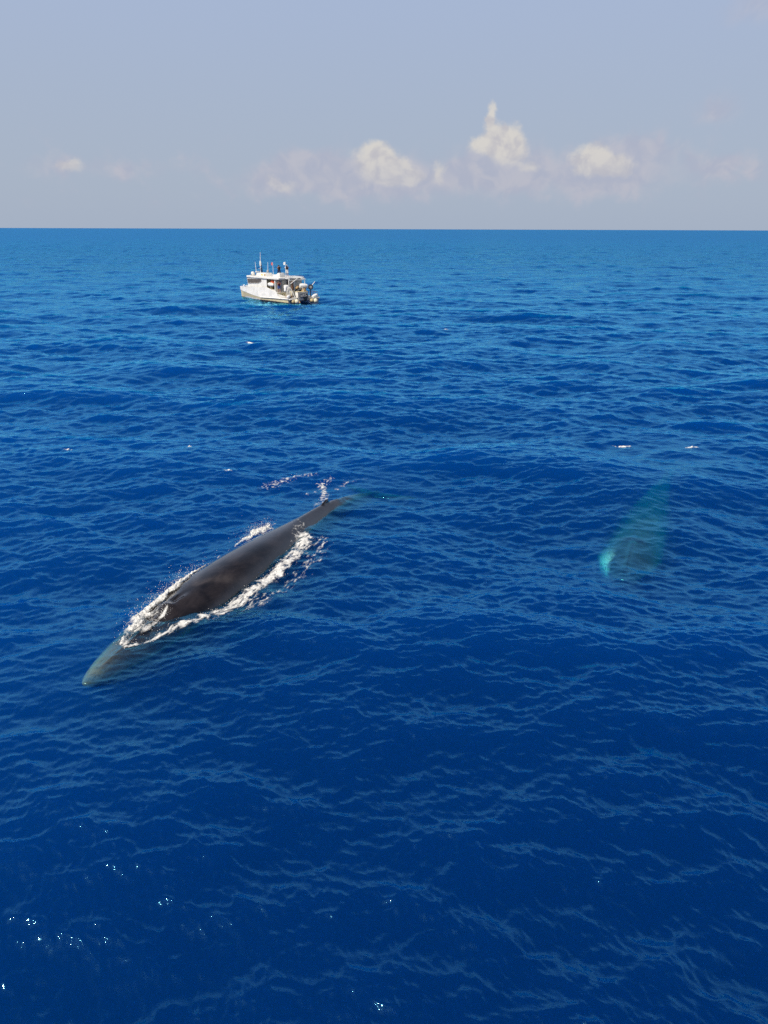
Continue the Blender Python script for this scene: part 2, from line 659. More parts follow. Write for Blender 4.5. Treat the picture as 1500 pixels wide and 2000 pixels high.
def wave_tile(L, N, lmin, lmax, wind, spread, slope_rms, seed, p=4.0):
    """periodic random wave patch: height and horizontal chop from a k^-4 directional spectrum"""
    rs = np.random.RandomState(seed)
    k1 = np.fft.fftfreq(N, d=L / N) * 2 * np.pi
    kx, ky = np.meshgrid(k1, k1, indexing='ij')
    k = np.hypot(kx, ky)
    k[0, 0] = 1
    lam = 2 * np.pi / k
    band = sstep(lam, lmin * .85, lmin * 1.15) * (1 - sstep(lam, lmax * .85, lmax * 1.15))
    ca = (kx * math.cos(wind) + ky * math.sin(wind)) / k
    D = np.abs(ca) ** spread + 0.06
    amp = np.sqrt(band * D / k ** p)
    amp[0, 0] = 0
    h = (rs.normal(size=(N, N)) + 1j * rs.normal(size=(N, N))) * amp
    H = np.fft.ifft2(h).real
    # normalise on slope
    hf = np.fft.fft2(H)
    sx = np.fft.ifft2(1j * kx * hf).real
    sy = np.fft.ifft2(1j * ky * hf).real
    g = slope_rms / math.sqrt((sx ** 2 + sy ** 2).mean())
    Dx = np.fft.ifft2(1j * kx / k * hf).real
    Dy = np.fft.ifft2(1j * ky / k * hf).real
    return (L, N, np.stack([H, Dx, Dy], -1).astype(np.float32) * g)


TILES = [  # (tile, rotation, chop, distance over which it fades out, how much livelier it is nearby)
    (wave_tile(331., 1024, 5.0, 20., R(75), 3, 0.090, 1), 0.31, 1.0, (3000, 9000), 0.15),
    (wave_tile(83.7, 1024, 1.00, 5.0, R(97), 3, 0.185, 2, 3.4), -0.17, 0.85, (700, 2600), -0.15),
    (wave_tile(21.9, 1024, 0.22, 1.00, R(68), 3, 0.290, 3, 3.2), 0.42, 0.60, (80, 320), -0.10),
    (wave_tile(9.7, 512, 0.09, 0.22, R(60), 3, 0.170, 4), -0.55, 0.6, (16, 42), 0.0),
]


def sea_disp(x, y, calm=True):
    """(x,y) -> displaced points of the sea surface"""
    r = np.hypot(x, y)
    out = np.zeros((len(x), 3), np.float64)
    for (L, N, T), rot, chop, (f0, f1), near in TILES:
        c, s = math.cos(rot), math.sin(rot)
        u = (c * x + s * y) / L * N
        v = (-s * x + c * y) / L * N
        i, j = np.floor(u).astype(np.int64), np.floor(v).astype(np.int64)
        fu, fv = (u - i)[:, None], (v - j)[:, None]
        i0, j0, i1, j1 = i % N, j % N, (i + 1) % N, (j + 1) % N
        q = (T[i0, j0] * (1 - fu) + T[i1, j0] * fu) * (1 - fv) + (T[i0, j1] * (1 - fu) + T[i1, j1] * fu) * fv
        w = 1 - sstep(r, f0, f1)
        w = w * (1 + near * (1 - sstep(r, 14, 60)))
        # waves come in groups: gentle gusts and lulls
        w = w * (1.0 + 0.35 * perlin(x / 19. + rot * 9, y / 19. - rot * 5))
        out[:, 2] += w * q[:, 0]
        out[:, 0] += w * chop * (c * q[:, 1] - s * q[:, 2])
        out[:, 1] += w * chop * (s * q[:, 1] + c * q[:, 2])
    X, Y, Z = x + out[:, 0], y + out[:, 1], out[:, 2]
    # round the whales: the hull of the animal calms and lifts the water
    for wh, lo, hi in ((W1, (-12, 11), (5, 37)), (W2, (3, 18), (20, 42))):
        idx = np.nonzero((X > lo[0]) & (X < hi[0]) & (Y > lo[1]) & (Y < hi[1]))[0]
        for c0 in range(0, len(idx), 40000):
            k = idx[c0:c0 + 40000]
            xx, yy = X[k], Y[k]
            d2 = (xx[:, None] - wh.X[None, ::10]) ** 2 + (yy[:, None] - wh.Y[None, ::10]) ** 2
            dist = np.sqrt(d2.min(1))
            Z[k] *= 1 - (0.55 if wh is W1 else 0.4) * np.exp(-(dist / 2.4) ** 2)
            z, s, lat = wh.top(xx, yy)
            if wh is W2:
                lift = z + .22 - Z[k]
                Z[k] = np.where(z > -5, Z[k] + np.where(lift > -.1, (lift + .1) ** 2 * 2.0, 0) * (lift < .15) + np.where(lift >= .15, lift, 0), Z[k])
                continue
            # a film of water runs over the snout and over the tail stock
            wf = (1 - sstep(s, .150, .185)) + sstep(s, .785, .81)
            film = z + 0.035 + 0.07 * perlin(xx * 2.3, yy * 2.3) + 0.05 * perlin(xx * 5, yy * 6) + 0.025 * perlin(xx * 11, yy * 13)
            zz = np.where((z > -5) & (film > Z[k]), Z[k] + (film - Z[k]) * wf, Z[k])
            Z[k] = zz
            # bow wave shoved up before and beside the head
            w, _, _ = wh.prof(s)
            hump = 0.13 * np.exp(-((s - .17) / .05) ** 2) * np.exp(-((np.abs(lat) - w * .8) / .45) ** 2)
            hump += 0.07 * np.exp(-((s - .45) / .16) ** 2) * np.exp(-((np.abs(lat) - w) / .5) ** 2)
            Z[k] += hump
    return X, Y, Z


def build_sea():
    r = [2.0]
    while r[-1] < 24000:
        q = r[-1]
        g = .0026 if q < 40 else (.0026 + (q - 40) / 360 * .0049 if q < 400 else .0075 + min(1, (q - 400) / 2000) * .03)
        if q < 6:
            g = .03
        r.append(q * (1 + g))
    r = np.array(r)
    dense = np.arange(-R(40), R(40), 0.0023)
    coarse = np.linspace(R(40), 2 * np.pi - R(40), 90, endpoint=False)
    th = np.concatenate([dense, coarse])
    nr, nt = len(r), len(th)
    RR, TT = np.meshgrid(r, th, indexing='ij')
    x, y = (RR * np.sin(TT)).ravel(), (RR * np.cos(TT)).ravel()
    X, Y, Z = sea_disp(x, y)
    DEP = -70.0
    lastX, lastY = x[-nt:], y[-nt:]
    Z[-nt:] = 0
    V = np.stack([X, Y, Z], 1)
    top_c = np.array([[0, 0, 0.0]])
    rim = np.stack([lastX, lastY, np.full(nt, DEP)], 1)
    bot_c = np.array([[0, 0, DEP]])
    V = np.concatenate([V, top_c, rim, bot_c]).astype(np.float32)
    ic, irim, ib = nr * nt, nr * nt + 1, nr * nt + 1 + nt
    a = np.arange((nr - 1) * nt).reshape(nr - 1, nt)
    b = np.roll(a, -1, axis=1)
    quads = np.stack([a, b, b + nt, a + nt], -1).reshape(-1, 4)
    j = np.arange(nt)
    jn = (j + 1) % nt
    o0 = (nr - 1) * nt
    side = np.stack([o0 + j, o0 + jn, irim + jn, irim + j], 1)
    quads = np.concatenate([quads, side])
    tris = np.concatenate([np.stack([np.full(nt, ic), jn, j], 1), np.stack([np.full(nt, ib), irim + j, irim + jn], 1)])
    me = bpy.data.meshes.new('sea')
    nl = quads.size + tris.size
    me.vertices.add(len(V))
    me.vertices.foreach_set('co', V.ravel())
    me.loops.add(nl)
    me.loops.foreach_set('vertex_index', np.concatenate([quads.ravel(), tris.ravel()]).astype(np.int32))
    npoly = len(quads) + len(tris)
    me.polygons.add(npoly)
    ls = np.concatenate([np.arange(len(quads)) * 4, quads.size + np.arange(len(tris)) * 3]).astype(np.int32)
    me.polygons.foreach_set('loop_start', ls)
    sm = np.ones(npoly, bool)
    sm[len(quads) - nt:len(quads)] = False
    sm[-nt:] = False
    me.polygons.foreach_set('use_smooth', sm)
    me.update(calc_edges=True)
    return me


def sea_material():
    m = bpy.data.materials.new('sea_water')
    m.use_nodes = True
    nt = m.node_tree
    nt.nodes.clear()
    g = NG(nt)
    geo = g.node('ShaderNodeNewGeometry')
    pos = geo.outputs['Position']

    def mapped(sx, sy, rz):
        mp = g.node('ShaderNodeMapping')
        nt.links.new(pos, mp.inputs['Vector'])
        mp.inputs['Scale'].default_value = (sx, sy, 1)
        mp.inputs['Rotation'].default_value = (0, 0, rz)
        return mp.outputs[0]
    # capillary ripples finer than the mesh
    n2 = g.noise(mapped(2.6, 9.5, R(-14)), 1.0, 4, 0.60)
    bp = g.node('ShaderNodeBump')
    bp.inputs['Strength'].default_value = 1.0
    bp.inputs['Distance'].default_value = 0.008
    nt.links.new(n2, bp.inputs['Height'])
    nrm = bp.outputs[0]
    # how far out the mesh no longer carries the small waves: there their slopes become roughness
    ln = g.node('ShaderNodeVectorMath', operation='LENGTH')
    nt.links.new(pos, ln.inputs[0])
    far = g.ss(g.m('LOGARITHM', ln.outputs['Value'], 10.0), 1.95, 3.15)
    # Fresnel of a wind-roughened surface: unresolved slopes keep the grazing reflection well below one
    dt = g.node('ShaderNodeVectorMath', operation='DOT_PRODUCT')
    nt.links.new(geo.outputs['Incoming'], dt.inputs[0])
    nt.links.new(nrm, dt.inputs[1])
    c = g.m('MAXIMUM', dt.outputs['Value'], 0.0)
    sl = g.m('MULTIPLY_ADD', far, 0.045, 0.0)
    ce = g.m('MINIMUM', g.m('SQRT', g.m('MULTIPLY_ADD', c, c, sl)), 1.0)
    fac = g.m('MULTIPLY_ADD', g.m('POWER', g.m('SUBTRACT', 1.0, ce), 3.4), 0.98, 0.02)
    gl = g.node('ShaderNodeBsdfGlossy')
    nt.links.new(g.m('MULTIPLY_ADD', far, 0.25, 0.03), gl.inputs['Roughness'])
    gl.inputs['Color'].default_value = (0.22, 0.74, 1.0, 1)
    nt.links.new(nrm, gl.inputs['Normal'])
    tr = g.node('ShaderNodeBsdfTransparent')
    mx = g.node('ShaderNodeMixShader')
    nt.links.new(fac, mx.inputs[0])
    nt.links.new(tr.outputs[0], mx.inputs[1])
    nt.links.new(gl.outputs[0], mx.inputs[2])
    tr2 = g.node('ShaderNodeBsdfTransparent')
    mo = g.node('ShaderNodeMixShader')
    nt.links.new(geo.outputs['Backfacing'], mo.inputs[0])
    nt.links.new(mx.outputs[0], mo.inputs[1])
    nt.links.new(tr2.outputs[0], mo.inputs[2])
    out = g.node('ShaderNodeOutputMaterial')
    nt.links.new(mo.outputs[0], out.inputs['Surface'])
    # the body of the water: blue scatters, red and green are swallowed
    SIG_S = (0.0005, 0.073, 0.335)
    SIG_A = (1.5, 0.25, 0.09)
    vs = g.node('ShaderNodeVolumeScatter')
    ms = max(SIG_S)
    vs.inputs['Color'].default_value = tuple(v / ms for v in SIG_S) + (1,)
    vs.inputs['Density'].default_value = ms
    vs.inputs['Anisotropy'].default_value = 0.38
    va = g.node('ShaderNodeVolumeAbsorption')
    ma = max(SIG_A)
    va.inputs['Color'].default_value = tuple(1 - v / ma for v in SIG_A) + (1,)
    va.inputs['Density'].default_value = ma
    ad = g.node('ShaderNodeAddShader')
    nt.links.new(vs.outputs[0], ad.inputs[0])
    nt.links.new(va.outputs[0], ad.inputs[1])
    nt.links.new(ad.outputs[0], out.inputs['Volume'])
    try:
        m.cycles.homogeneous_volume = True
        m.cycles.volume_sampling = 'DISTANCE'
    except Exception:
        pass
    return m


sea = link('sea', build_sea(), sea_material(), None, False)
tag(sea, 'deep blue rippled open sea reaching to the horizon', 'sea', kind='structure')


# ------------------------------------------------------------------ whales
def whale_material(name, jaw, lo=(0.006, 0.0045, 0.0045, 1), hi=(0.026, 0.020, 0.0195, 1)):
    m = bpy.data.materials.new(name)
    m.use_nodes = True
    nt = m.node_tree
    g = NG(nt)
    b = nt.nodes['Principled BSDF']
    at = g.node('ShaderNodeAttribute')
    at.attribute_name = 'body'
    v = at.outputs['Vector']
    sp = g.node('ShaderNodeSeparateXYZ')
    nt.links.new(v, sp.inputs[0])
    mp = g.node('ShaderNodeMapping')
    nt.links.new(v, mp.inputs['Vector'])
    mp.inputs['Scale'].default_value = (1.0, 1.7, 1.7)
    n1 = g.noise(mp.outputs[0], 1.2, 5, 0.6, 0.4)
    mp2 = g.node('ShaderNodeMapping')
    nt.links.new(v, mp2.inputs['Vector'])
    mp2.inputs['Scale'].default_value = (3.5, 8, 8)
    n2 = g.noise(mp2.outputs[0], 2.0, 6, 0.65)
    col = g.mix(g.ss(n1, 0.3, 0.72), lo, hi)
    # faint chevron swirl behind the blowholes
    ch = g.m('ADD', sp.outputs[0], g.m('MULTIPLY', g.m('ABSOLUTE', sp.outputs[1]), -1.3))
    band = g.m('MULTIPLY', g.ss(ch, 4.6, 4.9), g.ss(ch, 5.0, 5.5, 1.0, 0.0))
    col = g.mix(g.m('MULTIPLY', band, g.ss(n1, .3, .7, .15, .55)), col, (0.075, 0.062, 0.058, 1))
    # fine scratches and small round scars
    col = g.mix(g.ss(n2, 0.63, 0.74, 0.0, 0.4), col, (0.07, 0.06, 0.058, 1))
    # pale right jaw (fin whales are white there)
    jw = g.m('MULTIPLY', g.ss(g.m('ADD', sp.outputs[1], g.m('MULTIPLY', g.m('SUBTRACT', n1, .5), .6)), jaw[0], jaw[1]), g.ss(sp.outputs[0], jaw[2], jaw[3], 1.0, 0.0))
    jw = g.m('MULTIPLY', jw, g.ss(n2, .30, .52, .15, 1.0))
    col = g.mix(jw, col, jaw[4])
    nt.links.new(col, b.inputs['Base Color'])
    rg = g.ss(n2, 0.3, 0.7, 0.13, 0.28)
    nt.links.new(rg, b.inputs['Roughness'])
    b.inputs['Specular IOR Level'].default_value = 0.5
    b.inputs['Coat Weight'].default_value = 1.0      # running film of water
    b.inputs['Coat Roughness'].default_value = 0.05
    b.inputs['Coat IOR'].default_value = 1.33
    bn = g.node('ShaderNodeBump')
    bn.inputs['Strength'].default_value = 0.22
    bn.inputs['Distance'].default_value = 0.03
    nt.links.new(g.m('ADD', n1, g.m('MULTIPLY', n2, 0.25)), bn.inputs['Height'])
    nt.links.new(bn.outputs[0], b.inputs['Normal'])
    return m


whale = W1.build('whale', whale_material('whale_skin', (.35, -.45, .5, 2.3, (0.22, 0.205, 0.155, 1))))
tag(whale, 'dark brown whale breaking the surface with white water along its back', 'whale')
whale_b = W2.build('whale', whale_material('whale_skin_submerged', (-.45, -.75, .9, 2.6, (0.78, 0.82, 0.78, 1)), (0.006, 0.006, 0.007, 1), (0.013, 0.014, 0.015, 1)))
tag(whale_b, 'submerged whale showing as a dark teal shadow with bright turquoise jaw', 'whale')
# two blowhole slits, a part of the surfaced whale
mb = MB_()
for sg in (1, -1):
    pts = []
    for i in range(6):
        s_ = .217 + i * .0045
        y_ = sg * (.05 + .012 * i)
        w_, t_, b_ = W1.prof(np.array([s_]))
        zt = float(t_[0] * (1 - (abs(y_) / w_[0]) ** 2.2) ** (1 / 2.2) + W1.bump(np.array([s_]), np.array([y_]))[0])
        p = W1.point(np.array([s_]), np.array([y_]), np.array([zt - .015]))
        pts.append((float(p[0][0]), float(p[1][0]), float(p[2][0])))
    mb.tube(pts, .03, 8)
mb.build('blowhole', mat('wet_black_skin', (0.008, 0.007, 0.007), 0.3), whale)

# ------------------------------------------------------------------ foam
FOAM = bpy.data.materials.new('sea_foam')
FOAM.use_nodes = True
_g = NG(FOAM.node_tree)
_b = FOAM.node_tree.nodes['Principled BSDF']
_b.inputs['Roughness'].default_value = 0.75
_b.inputs['Specular IOR Level'].default_value = 0.3
_geo = _g.node('ShaderNodeNewGeometry')
_n = _g.noise(_geo.outputs['Position'], 14, 4, 0.6)
FOAM.node_tree.links.new(_g.mix(_g.ss(_n, .3, .7), (0.56, 0.55, 0.52, 1), (0.80, 0.785, 0.75, 1)), _b.inputs['Base Color'])


# froth thins out into the water at its edges
_at = _g.node('ShaderNodeAttribute')
_at.attribute_name = 'froth'
_n2 = _g.noise(_geo.outputs['Position'], 16, 3, 0.55)
_al = _g.ss(_g.m('ADD', _at.outputs['Fac'], _g.m('MULTIPLY', _g.m('SUBTRACT', _n2, .5), .45)), 0.0, 0.55)
FOAM.node_tree.links.new(_al, _b.inputs['Alpha'])


def octa(c, r):
    x, y, z = c
    v = [(x + r, y, z), (x - r, y, z), (x, y + r, z), (x, y - r, z), (x, y, z + r * 1.2), (x, y, z - r)]
    f = [(0, 2, 4), (2, 1, 4), (1, 3, 4), (3, 0, 4), (2, 0, 5), (1, 2, 5), (3, 1, 5), (0, 3, 5)]
    return v, f


def polydist(x, y, P):
    P = np.array(P, float)
    best = np.full(x.shape, 1e9)
    par = np.zeros(x.shape)
    n = len(P) - 1
    for i in range(n):
        ax, ay, bx_, by_ = P[i, 0], P[i, 1], P[i + 1, 0], P[i + 1, 1]
        dx, dy = bx_ - ax, by_ - ay
        t = np.clip(((x - ax) * dx + (y - ay) * dy) / (dx * dx + dy * dy + 1e-9), 0, 1)
        d = np.hypot(x - ax - t * dx, y - ay - t * dy)
        w = d < best
        best = np.where(w, d, best)
        par = np.where(w, (i + t) / n, par)
    return best, par


def foam(name, lines, label, cell=.021, amp=.10, drops=0, spray=.3, scale=1.0, seed=0, on_whale=None, stretch=None):
    """lines: (points, width profile, density profile). Froth mounds rise where density beats a lacy noise."""
    allp = np.concatenate([np.array(p) for p, _, _ in lines])
    mw = max(max(w) for _, w, _ in lines) * 1.6
    x0, y0 = allp.min(0) - mw
    x1, y1 = allp.max(0) + mw
    nx, ny = int((x1 - x0) / cell) + 2, int((y1 - y0) / cell) + 2
    gx, gy = np.meshgrid(x0 + np.arange(nx) * cell, y0 + np.arange(ny) * cell, indexing='ij')
    D = np.zeros_like(gx)
    for P, wp, dp in lines:
        d, t = polydist(gx, gy, P)
        w = np.interp(t, np.linspace(0, 1, len(wp)), wp)
        de = np.interp(t, np.linspace(0, 1, len(dp)), dp)
        D = np.maximum(D, de * np.exp(-(d / w) ** 2 * 1.2))
    rr = np.random.RandomState(seed + 5)
    ox, oy = rr.rand(2) * 60
    ux, uy = gx, gy
    if stretch is not None:
        c, s = math.cos(stretch), math.sin(stretch)
        ux, uy = (c * gx + s * gy) * .42, -s * gx + c * gy
    wx = ux + .18 * fbm(ux * 1.7 + ox, uy * 1.7, 2)
    wy = uy + .18 * fbm(ux * 1.7, uy * 1.7 + oy, 2)
    lace = ridged(wx * 3.4 * scale + ox, wy * 3.4 * scale + oy, 4)      # 0..1, thin bright strings
    lump = fbm(ux * 8.0 * scale + oy, uy * 8.0 * scale + ox, 4)
    field = D * 1.15 + (lace - .62) * 1.0 + lump * .55 - .60
    field = np.where(D < .04, -1, field)
    keepv = field > 0
    kc = keepv[:-1, :-1] | keepv[1:, :-1] | keepv[:-1, 1:] | keepv[1:, 1:]
    idx = -np.ones(gx.shape, np.int64)
    ii, jj = np.nonzero(kc)
    used = np.zeros(gx.shape, bool)
    for a, b in ((0, 0), (1, 0), (0, 1), (1, 1)):
        used[ii + a, jj + b] = True
    idx[used] = np.arange(used.sum())
    px, py, fd, dd = gx[used], gy[used], field[used], D[used]
    X, Y, Z = sea_disp(px, py)
    if on_whale is not None:
        zt, s, yl = on_whale.top(X, Y)
        Z = np.maximum(Z, np.where(zt > -5, zt + .004, -9))
    bumpy = .55 + .8 * fbm(px * 14 + ox, py * 14 - oy, 3)
    Z = Z + np.where(fd > 0, np.sqrt(np.clip(fd, 0, 1)) * amp * np.clip(bumpy, .15, 1.6) * np.clip(dd + .25, 0, 1.2), -.01) + .008
    V = np.stack([X, Y, Z], 1)
    quads = np.stack([idx[ii, jj], idx[ii + 1, jj], idx[ii + 1, jj + 1], idx[ii, jj + 1]], 1)
    v = V.tolist()
    f = quads.tolist()
    # flying drops
    if drops:
        good = np.nonzero(fd > .25)[0]
        if len(good):
            pick = rr.choice(good, drops)
            for k in pick:
                h = abs(rr.normal()) * spray
                c = V[k] + np.array([rr.normal() * .06, rr.normal() * .06, 0]) * (1 + h * 5)
                vv, ff = octa((c[0], c[1], c[2] + h * .6), .003 + .010 * rr.rand() ** 2)
                o0 = len(v)
                v += vv
                f += [tuple(q + o0 for q in t) for t in ff]
    me = bpy.data.meshes.new(name)
    me.from_pydata(v, [], f)
    o = link(name, me, FOAM, None, True)
    al = np.ones(len(v), np.float32)
    al[:len(fd)] = np.clip(fd, 0, 1)
    at = me.attributes.new('froth', 'FLOAT', 'POINT')
    at.data.foreach_set('value', al)
    tag(o, label, 'foam', kind='stuff')
    return o


AX = math.atan2(.914, .406)
foam('foam', [([(-7.12, 17.35), (-7.12, 18.2), (-7.02, 19.3), (-6.52, 20.5), (-5.85, 22.1)], [.10, .28, .34, .30, .14], [.6, 1.0, 1.0, 1.0, .7]),
              ([(-5.95, 22.2), (-5.45, 23.3)], [.12, .10], [.6, .4]),
              ([(-5.30, 23.6), (-4.70, 24.7), (-4.40, 25.3), (-4.10, 26.0)], [.14, .36, .40, .15], [.6, .95, .95, .4])],
     'white splash foam along the far side of the surfaced whale', amp=.16, drops=1600, spray=.26, seed=1, on_whale=W1, stretch=AX)
foam('foam', [([(-7.02, 17.2), (-6.62, 17.35), (-6.02, 17.85), (-5.42, 18.65), (-4.75, 19.45), (-4.28, 20.6), (-3.88, 21.25), (-3.32, 22.35), (-2.98, 23.4), (-2.88, 24.6), (-3.02, 25.6)],
               [.12, .16, .20, .32, .38, .36, .32, .32, .44, .48, .25], [.85, .8, .72, .8, .86, .9, .95, .86, .95, .95, .55]),
              ([(-4.3, 19.5), (-3.5, 20.6), (-2.8, 21.8), (-2.3, 23.0), (-2.15, 24.4)], [.45, .45, .45, .5, .45], [.50, .52, .5, .55, .5])],
     'white churned foam along the near flank of the surfaced whale', amp=.035, drops=1200, spray=.07, seed=2, on_whale=W1, stretch=AX)
foam('foam', [([(-7.0, 17.35), (-6.95, 18.0), (-6.90, 18.7), (-6.70, 19.3)], [.22, .24, .26, .16], [.72, .78, .78, .5]),
              ([(-6.40, 19.0), (-6.62, 18.3), (-6.85, 17.6)], [.08, .12, .14], [.9, 1.0, .9])],
     'broken white water spilling over the head of the surfaced whale', amp=.03, drops=900, spray=.15, seed=3, on_whale=W1, stretch=AX)
foam('foam', [([(-2.66, 28.0), (-2.42, 28.9), (-2.47, 29.7), (-2.66, 30.5), (-2.2, 31.2)], [.14, .26, .26, .32, .28], [.55, .75, .78, .72, .5]),
              ([(-2.0, 30.0), (-1.5, 30.8), (-.8, 31.2)], [.2, .25, .2], [.5, .55, .4]),
              ([(-5.1, 30.1), (-4.5, 30.5), (-4.0, 31.2), (-3.2, 31.6)], [.40, .45, .4, .4], [.58, .62, .58, .52]),
              ([(-3.2, 29.4), (-2.9, 29.8)], [.3, .3], [.56, .56])],
     'lacy white foam trailing behind the dorsal fin of the surfaced whale', amp=.03, drops=90, spray=.10, seed=4, on_whale=W1)
CAPS = [((12.42, 37.05), .8, .22, 'small bright whitecap beyond the submerged whale'), ((15.93, 36.66), .6, .20, 'faint short whitecap above the tail of the submerged whale'),
        ((-15.8, 35.45), .40, .16, 'small whitecap near the left edge of the sea'), ((-9.82, 35.9), .3, .14, 'tiny whitecap behind the tail of the surfaced whale'),
        ((-12.9, 72.1), 1.3, .32, 'short whitecap on the water before the boat'),
        ((-6.95, 31.6), .4, .12, 'little foam fleck left of the foam trailing the whale'), ((6.9, 84), .6, .3, 'far whitecap right of the boat')]
for i, (c, l, w, lab) in enumerate(CAPS):
    foam('whitecap', [([(c[0] - l / 2, c[1] + .1 * l), (c[0], c[1]), (c[0] + l / 2, c[1] - .12 * l)], [w * .6, w, w * .5], [.6, 1.05, .6])],
         lab, cell=max(.012, c[1] * .0008), amp=.09, seed=20 + i, scale=.7 if c[1] > 50 else 1.5)

# ------------------------------------------------------------------ boat
BOAT_LOC = Vector((-12.22, 114.65, 0.0))
BOAT_RZ = R(131.35)
BM = Matrix.Translation(BOAT_LOC) @ Matrix.Rotation(BOAT_RZ, 4, 'Z')
boat = empty('boat', BOAT_LOC, BOAT_RZ)
tag(boat, 'white catamaran work boat with people on its roof, lying on the sea', 'boat')

xs = np.array([0, 1.2, 2.5, 2.62, 3.05, 3.6, 4.6, 5.8, 7.5, 9.5, 11, 12, 13, 13.8, 14.4, 14.75])
zs = np.interp(xs, [0, 2.58, 3.05, 5.8, 9, 12.5, 14.8], [.80, .80, 1.56, 2.10, 2.02, 1.9, 1.76])
zc = np.interp(xs, [0, 7.5, 9.5, 11.8, 14.8], [.70, .52, .70, .97, 1.22])
yo = np.interp(xs, [0, 8, 9.5, 11.8, 13, 14, 14.8], [2.85, 2.85, 2.80, 2.62, 2.45, 2.22, 1.98])
yw = np.interp(xs, [0, 8, 9.5, 11.8, 13, 14, 14.8], [2.76, 2.74, 2.62, 2.35, 2.18, 2.05, 1.96])
yi = np.interp(xs, [0, 8, 10, 12, 13.5, 14.8], [1.15, 1.15, 1.2, 1.45, 1.75, 1.94])
kz = np.interp(xs, [0, 11, 13.5, 14.8], [-.45, -.55, -.45, -.1])
rake = np.interp(xs, [0, 12.5, 14.8], [0, 0, 1])


def hull_half(sg):
    """outer shell of one hull of the catamaran"""
    v, f = [], []
    n = 9
    for i, x in enumerate(xs):
        q = [(x - .35 * rake[i], sg * (yi[i] + yw[i]) / 2, kz[i]), (x - .3 * rake[i], sg * (yw[i] - .08), -.12), (x - .25 * rake[i], sg * yw[i], .12),
             (x - .1 * rake[i], sg * (yo[i] - .06), zc[i] - .05), (x, sg * yo[i], zc[i] + .02), (x + .1 * rake[i], sg * (yo[i] - .02), zs[i]),
             (x + .1 * rake[i], sg * (max(yi[i], yo[i] - .16)), zs[i]), (x, sg * max(yi[i] - .02, yo[i] - .2) if i > 3 else sg * yi[i], .74 if i < 3 else min(zs[i] - .05, 1.35)), (x - .3 * rake[i], sg * yi[i], .0)]
        v += q
    for i in range(len(xs) - 1):
        for j in range(n):
            f.append((i * n + j, i * n + (j + 1) % n, (i + 1) * n + (j + 1) % n, (i + 1) * n + j))
    f.append(tuple(range(n)))
    f.append(tuple((len(xs) - 1) * n + j for j in range(n))[::-1])
    return v, f


hullb = MB_()
for sg in (1, -1):
    v, f = hull_half(sg)
    hullb.add(v, f)
hull = hullb.build('hull', WHITE, boat)
MB_().prism([(.05, -1.25, .55), (.05, 1.25, .55), (12.3, 1.4, .62), (12.3, -1.4, .62)], (0, 0, .22)).build('bridge_deck', GREYP, boat)
# cream band painting in the shade below the chine, and dark boot stripe just proud of the shell
for sg, in ((1,), (-1,)):
    v, f = [], []
    for i, x in enumerate(xs):
        r_ = rake[i]
        v += [(x - .28 * r_, sg * (yw[i] + .012), .19), (x - .1 * r_, sg * (yo[i] - .046), zc[i] - .06), (x - .1 * r_, sg * (yo[i] - .09), zc[i] - .06), (x - .28 * r_, sg * (yw[i] - .04), .19)]
    for i in range(len(xs) - 1):
        for j in range(4):
            f.append((i * 4 + j, i * 4 + (j + 1) % 4, i * 4 + 4 + (j + 1) % 4, i * 4 + 4 + j))
    MB_().add(v, f).build('chine_shade_band', CREAM, hull)
    v, f = [], []
    for i, x in enumerate(xs):
        r_ = rake[i]
        v += [(x - .31 * r_, sg * (yw[i] - .06), -.2), (x - .26 * r_, sg * (yw[i] + .016), .20), (x - .26 * r_, sg * (yw[i] - .04), .20), (x - .31 * r_, sg * (yw[i] - .12), -.2)]
    for i in range(len(xs) - 1):
        for j in range(4):
            f.append((i * 4 + j, i * 4 + (j + 1) % 4, i * 4 + 4 + (j + 1) % 4, i * 4 + 4 + j))
    MB_().add(v, f).build('boot_stripe', DARK, hull)
    MB_().tube([(-.12, sg * 2.88, .72), (3.5, sg * 2.89, .66), (7.5, sg * 2.87, .54)], .06, 8).build('rub_rail', WHITE, hull)
    # transom face, its shade painted in as grey, with swim step
    MB_().prism([(-.02, sg * 1.2, -.1), (-.02, sg * 2.72, -.1), (-.02, sg * 2.8, .7), (-.02, sg * 1.2, .7)], (-.03, 0, 0)).build('transom', GREYP, hull)
    MB_().box((-.42, min(sg * 1.5, sg * 2.75), .62), (-.02, max(sg * 1.5, sg * 2.75), .70)).build('swim_step', WHITE, boat, .015)
MB_().box((.02, -2.78, .76), (3.1, 2.78, .815)).build('aft_deck', mat('deck_grey', (.5, .49, .46), .7, var=.15), boat, .01)
MB_().box((3.02, -2.6, 1.36), (11.6, 2.6, 1.46)).build('main_deck', mat('deck_grey', (.5, .49, .46)), boat, .01)
MB_().prism([(2.98, -2.6, .80), (2.98, 2.66, .80), (2.98, 2.66, 1.44), (2.98, -2.6, 1.44)], (.05, 0, 0)).build('deck_riser', CREAM, boat)
fd_ = MB_()
v, f = [], []
for i, x in enumerate([11.2, 12, 13, 13.8, 14.5]):
    ww = np.interp(x, xs, yo) - .12
    z = np.interp(x, xs, zs) - .02
    v += [(x, -ww, z), (x, -ww * .5, z + .07), (x, ww * .5, z + .07), (x, ww, z), (x, ww * .9, z - .35), (x, -ww * .9, z - .35)]
for i in range(4):
    for j in range(6):
        f.append((i * 6 + j, i * 6 + (j + 1) % 6, i * 6 + 6 + (j + 1) % 6, i * 6 + 6 + j))
f.append((0, 1, 2, 3, 4, 5))
f.append((29, 28, 27, 26, 25, 24))
fd_.add(v, f).build('foredeck', WHITE, boat)
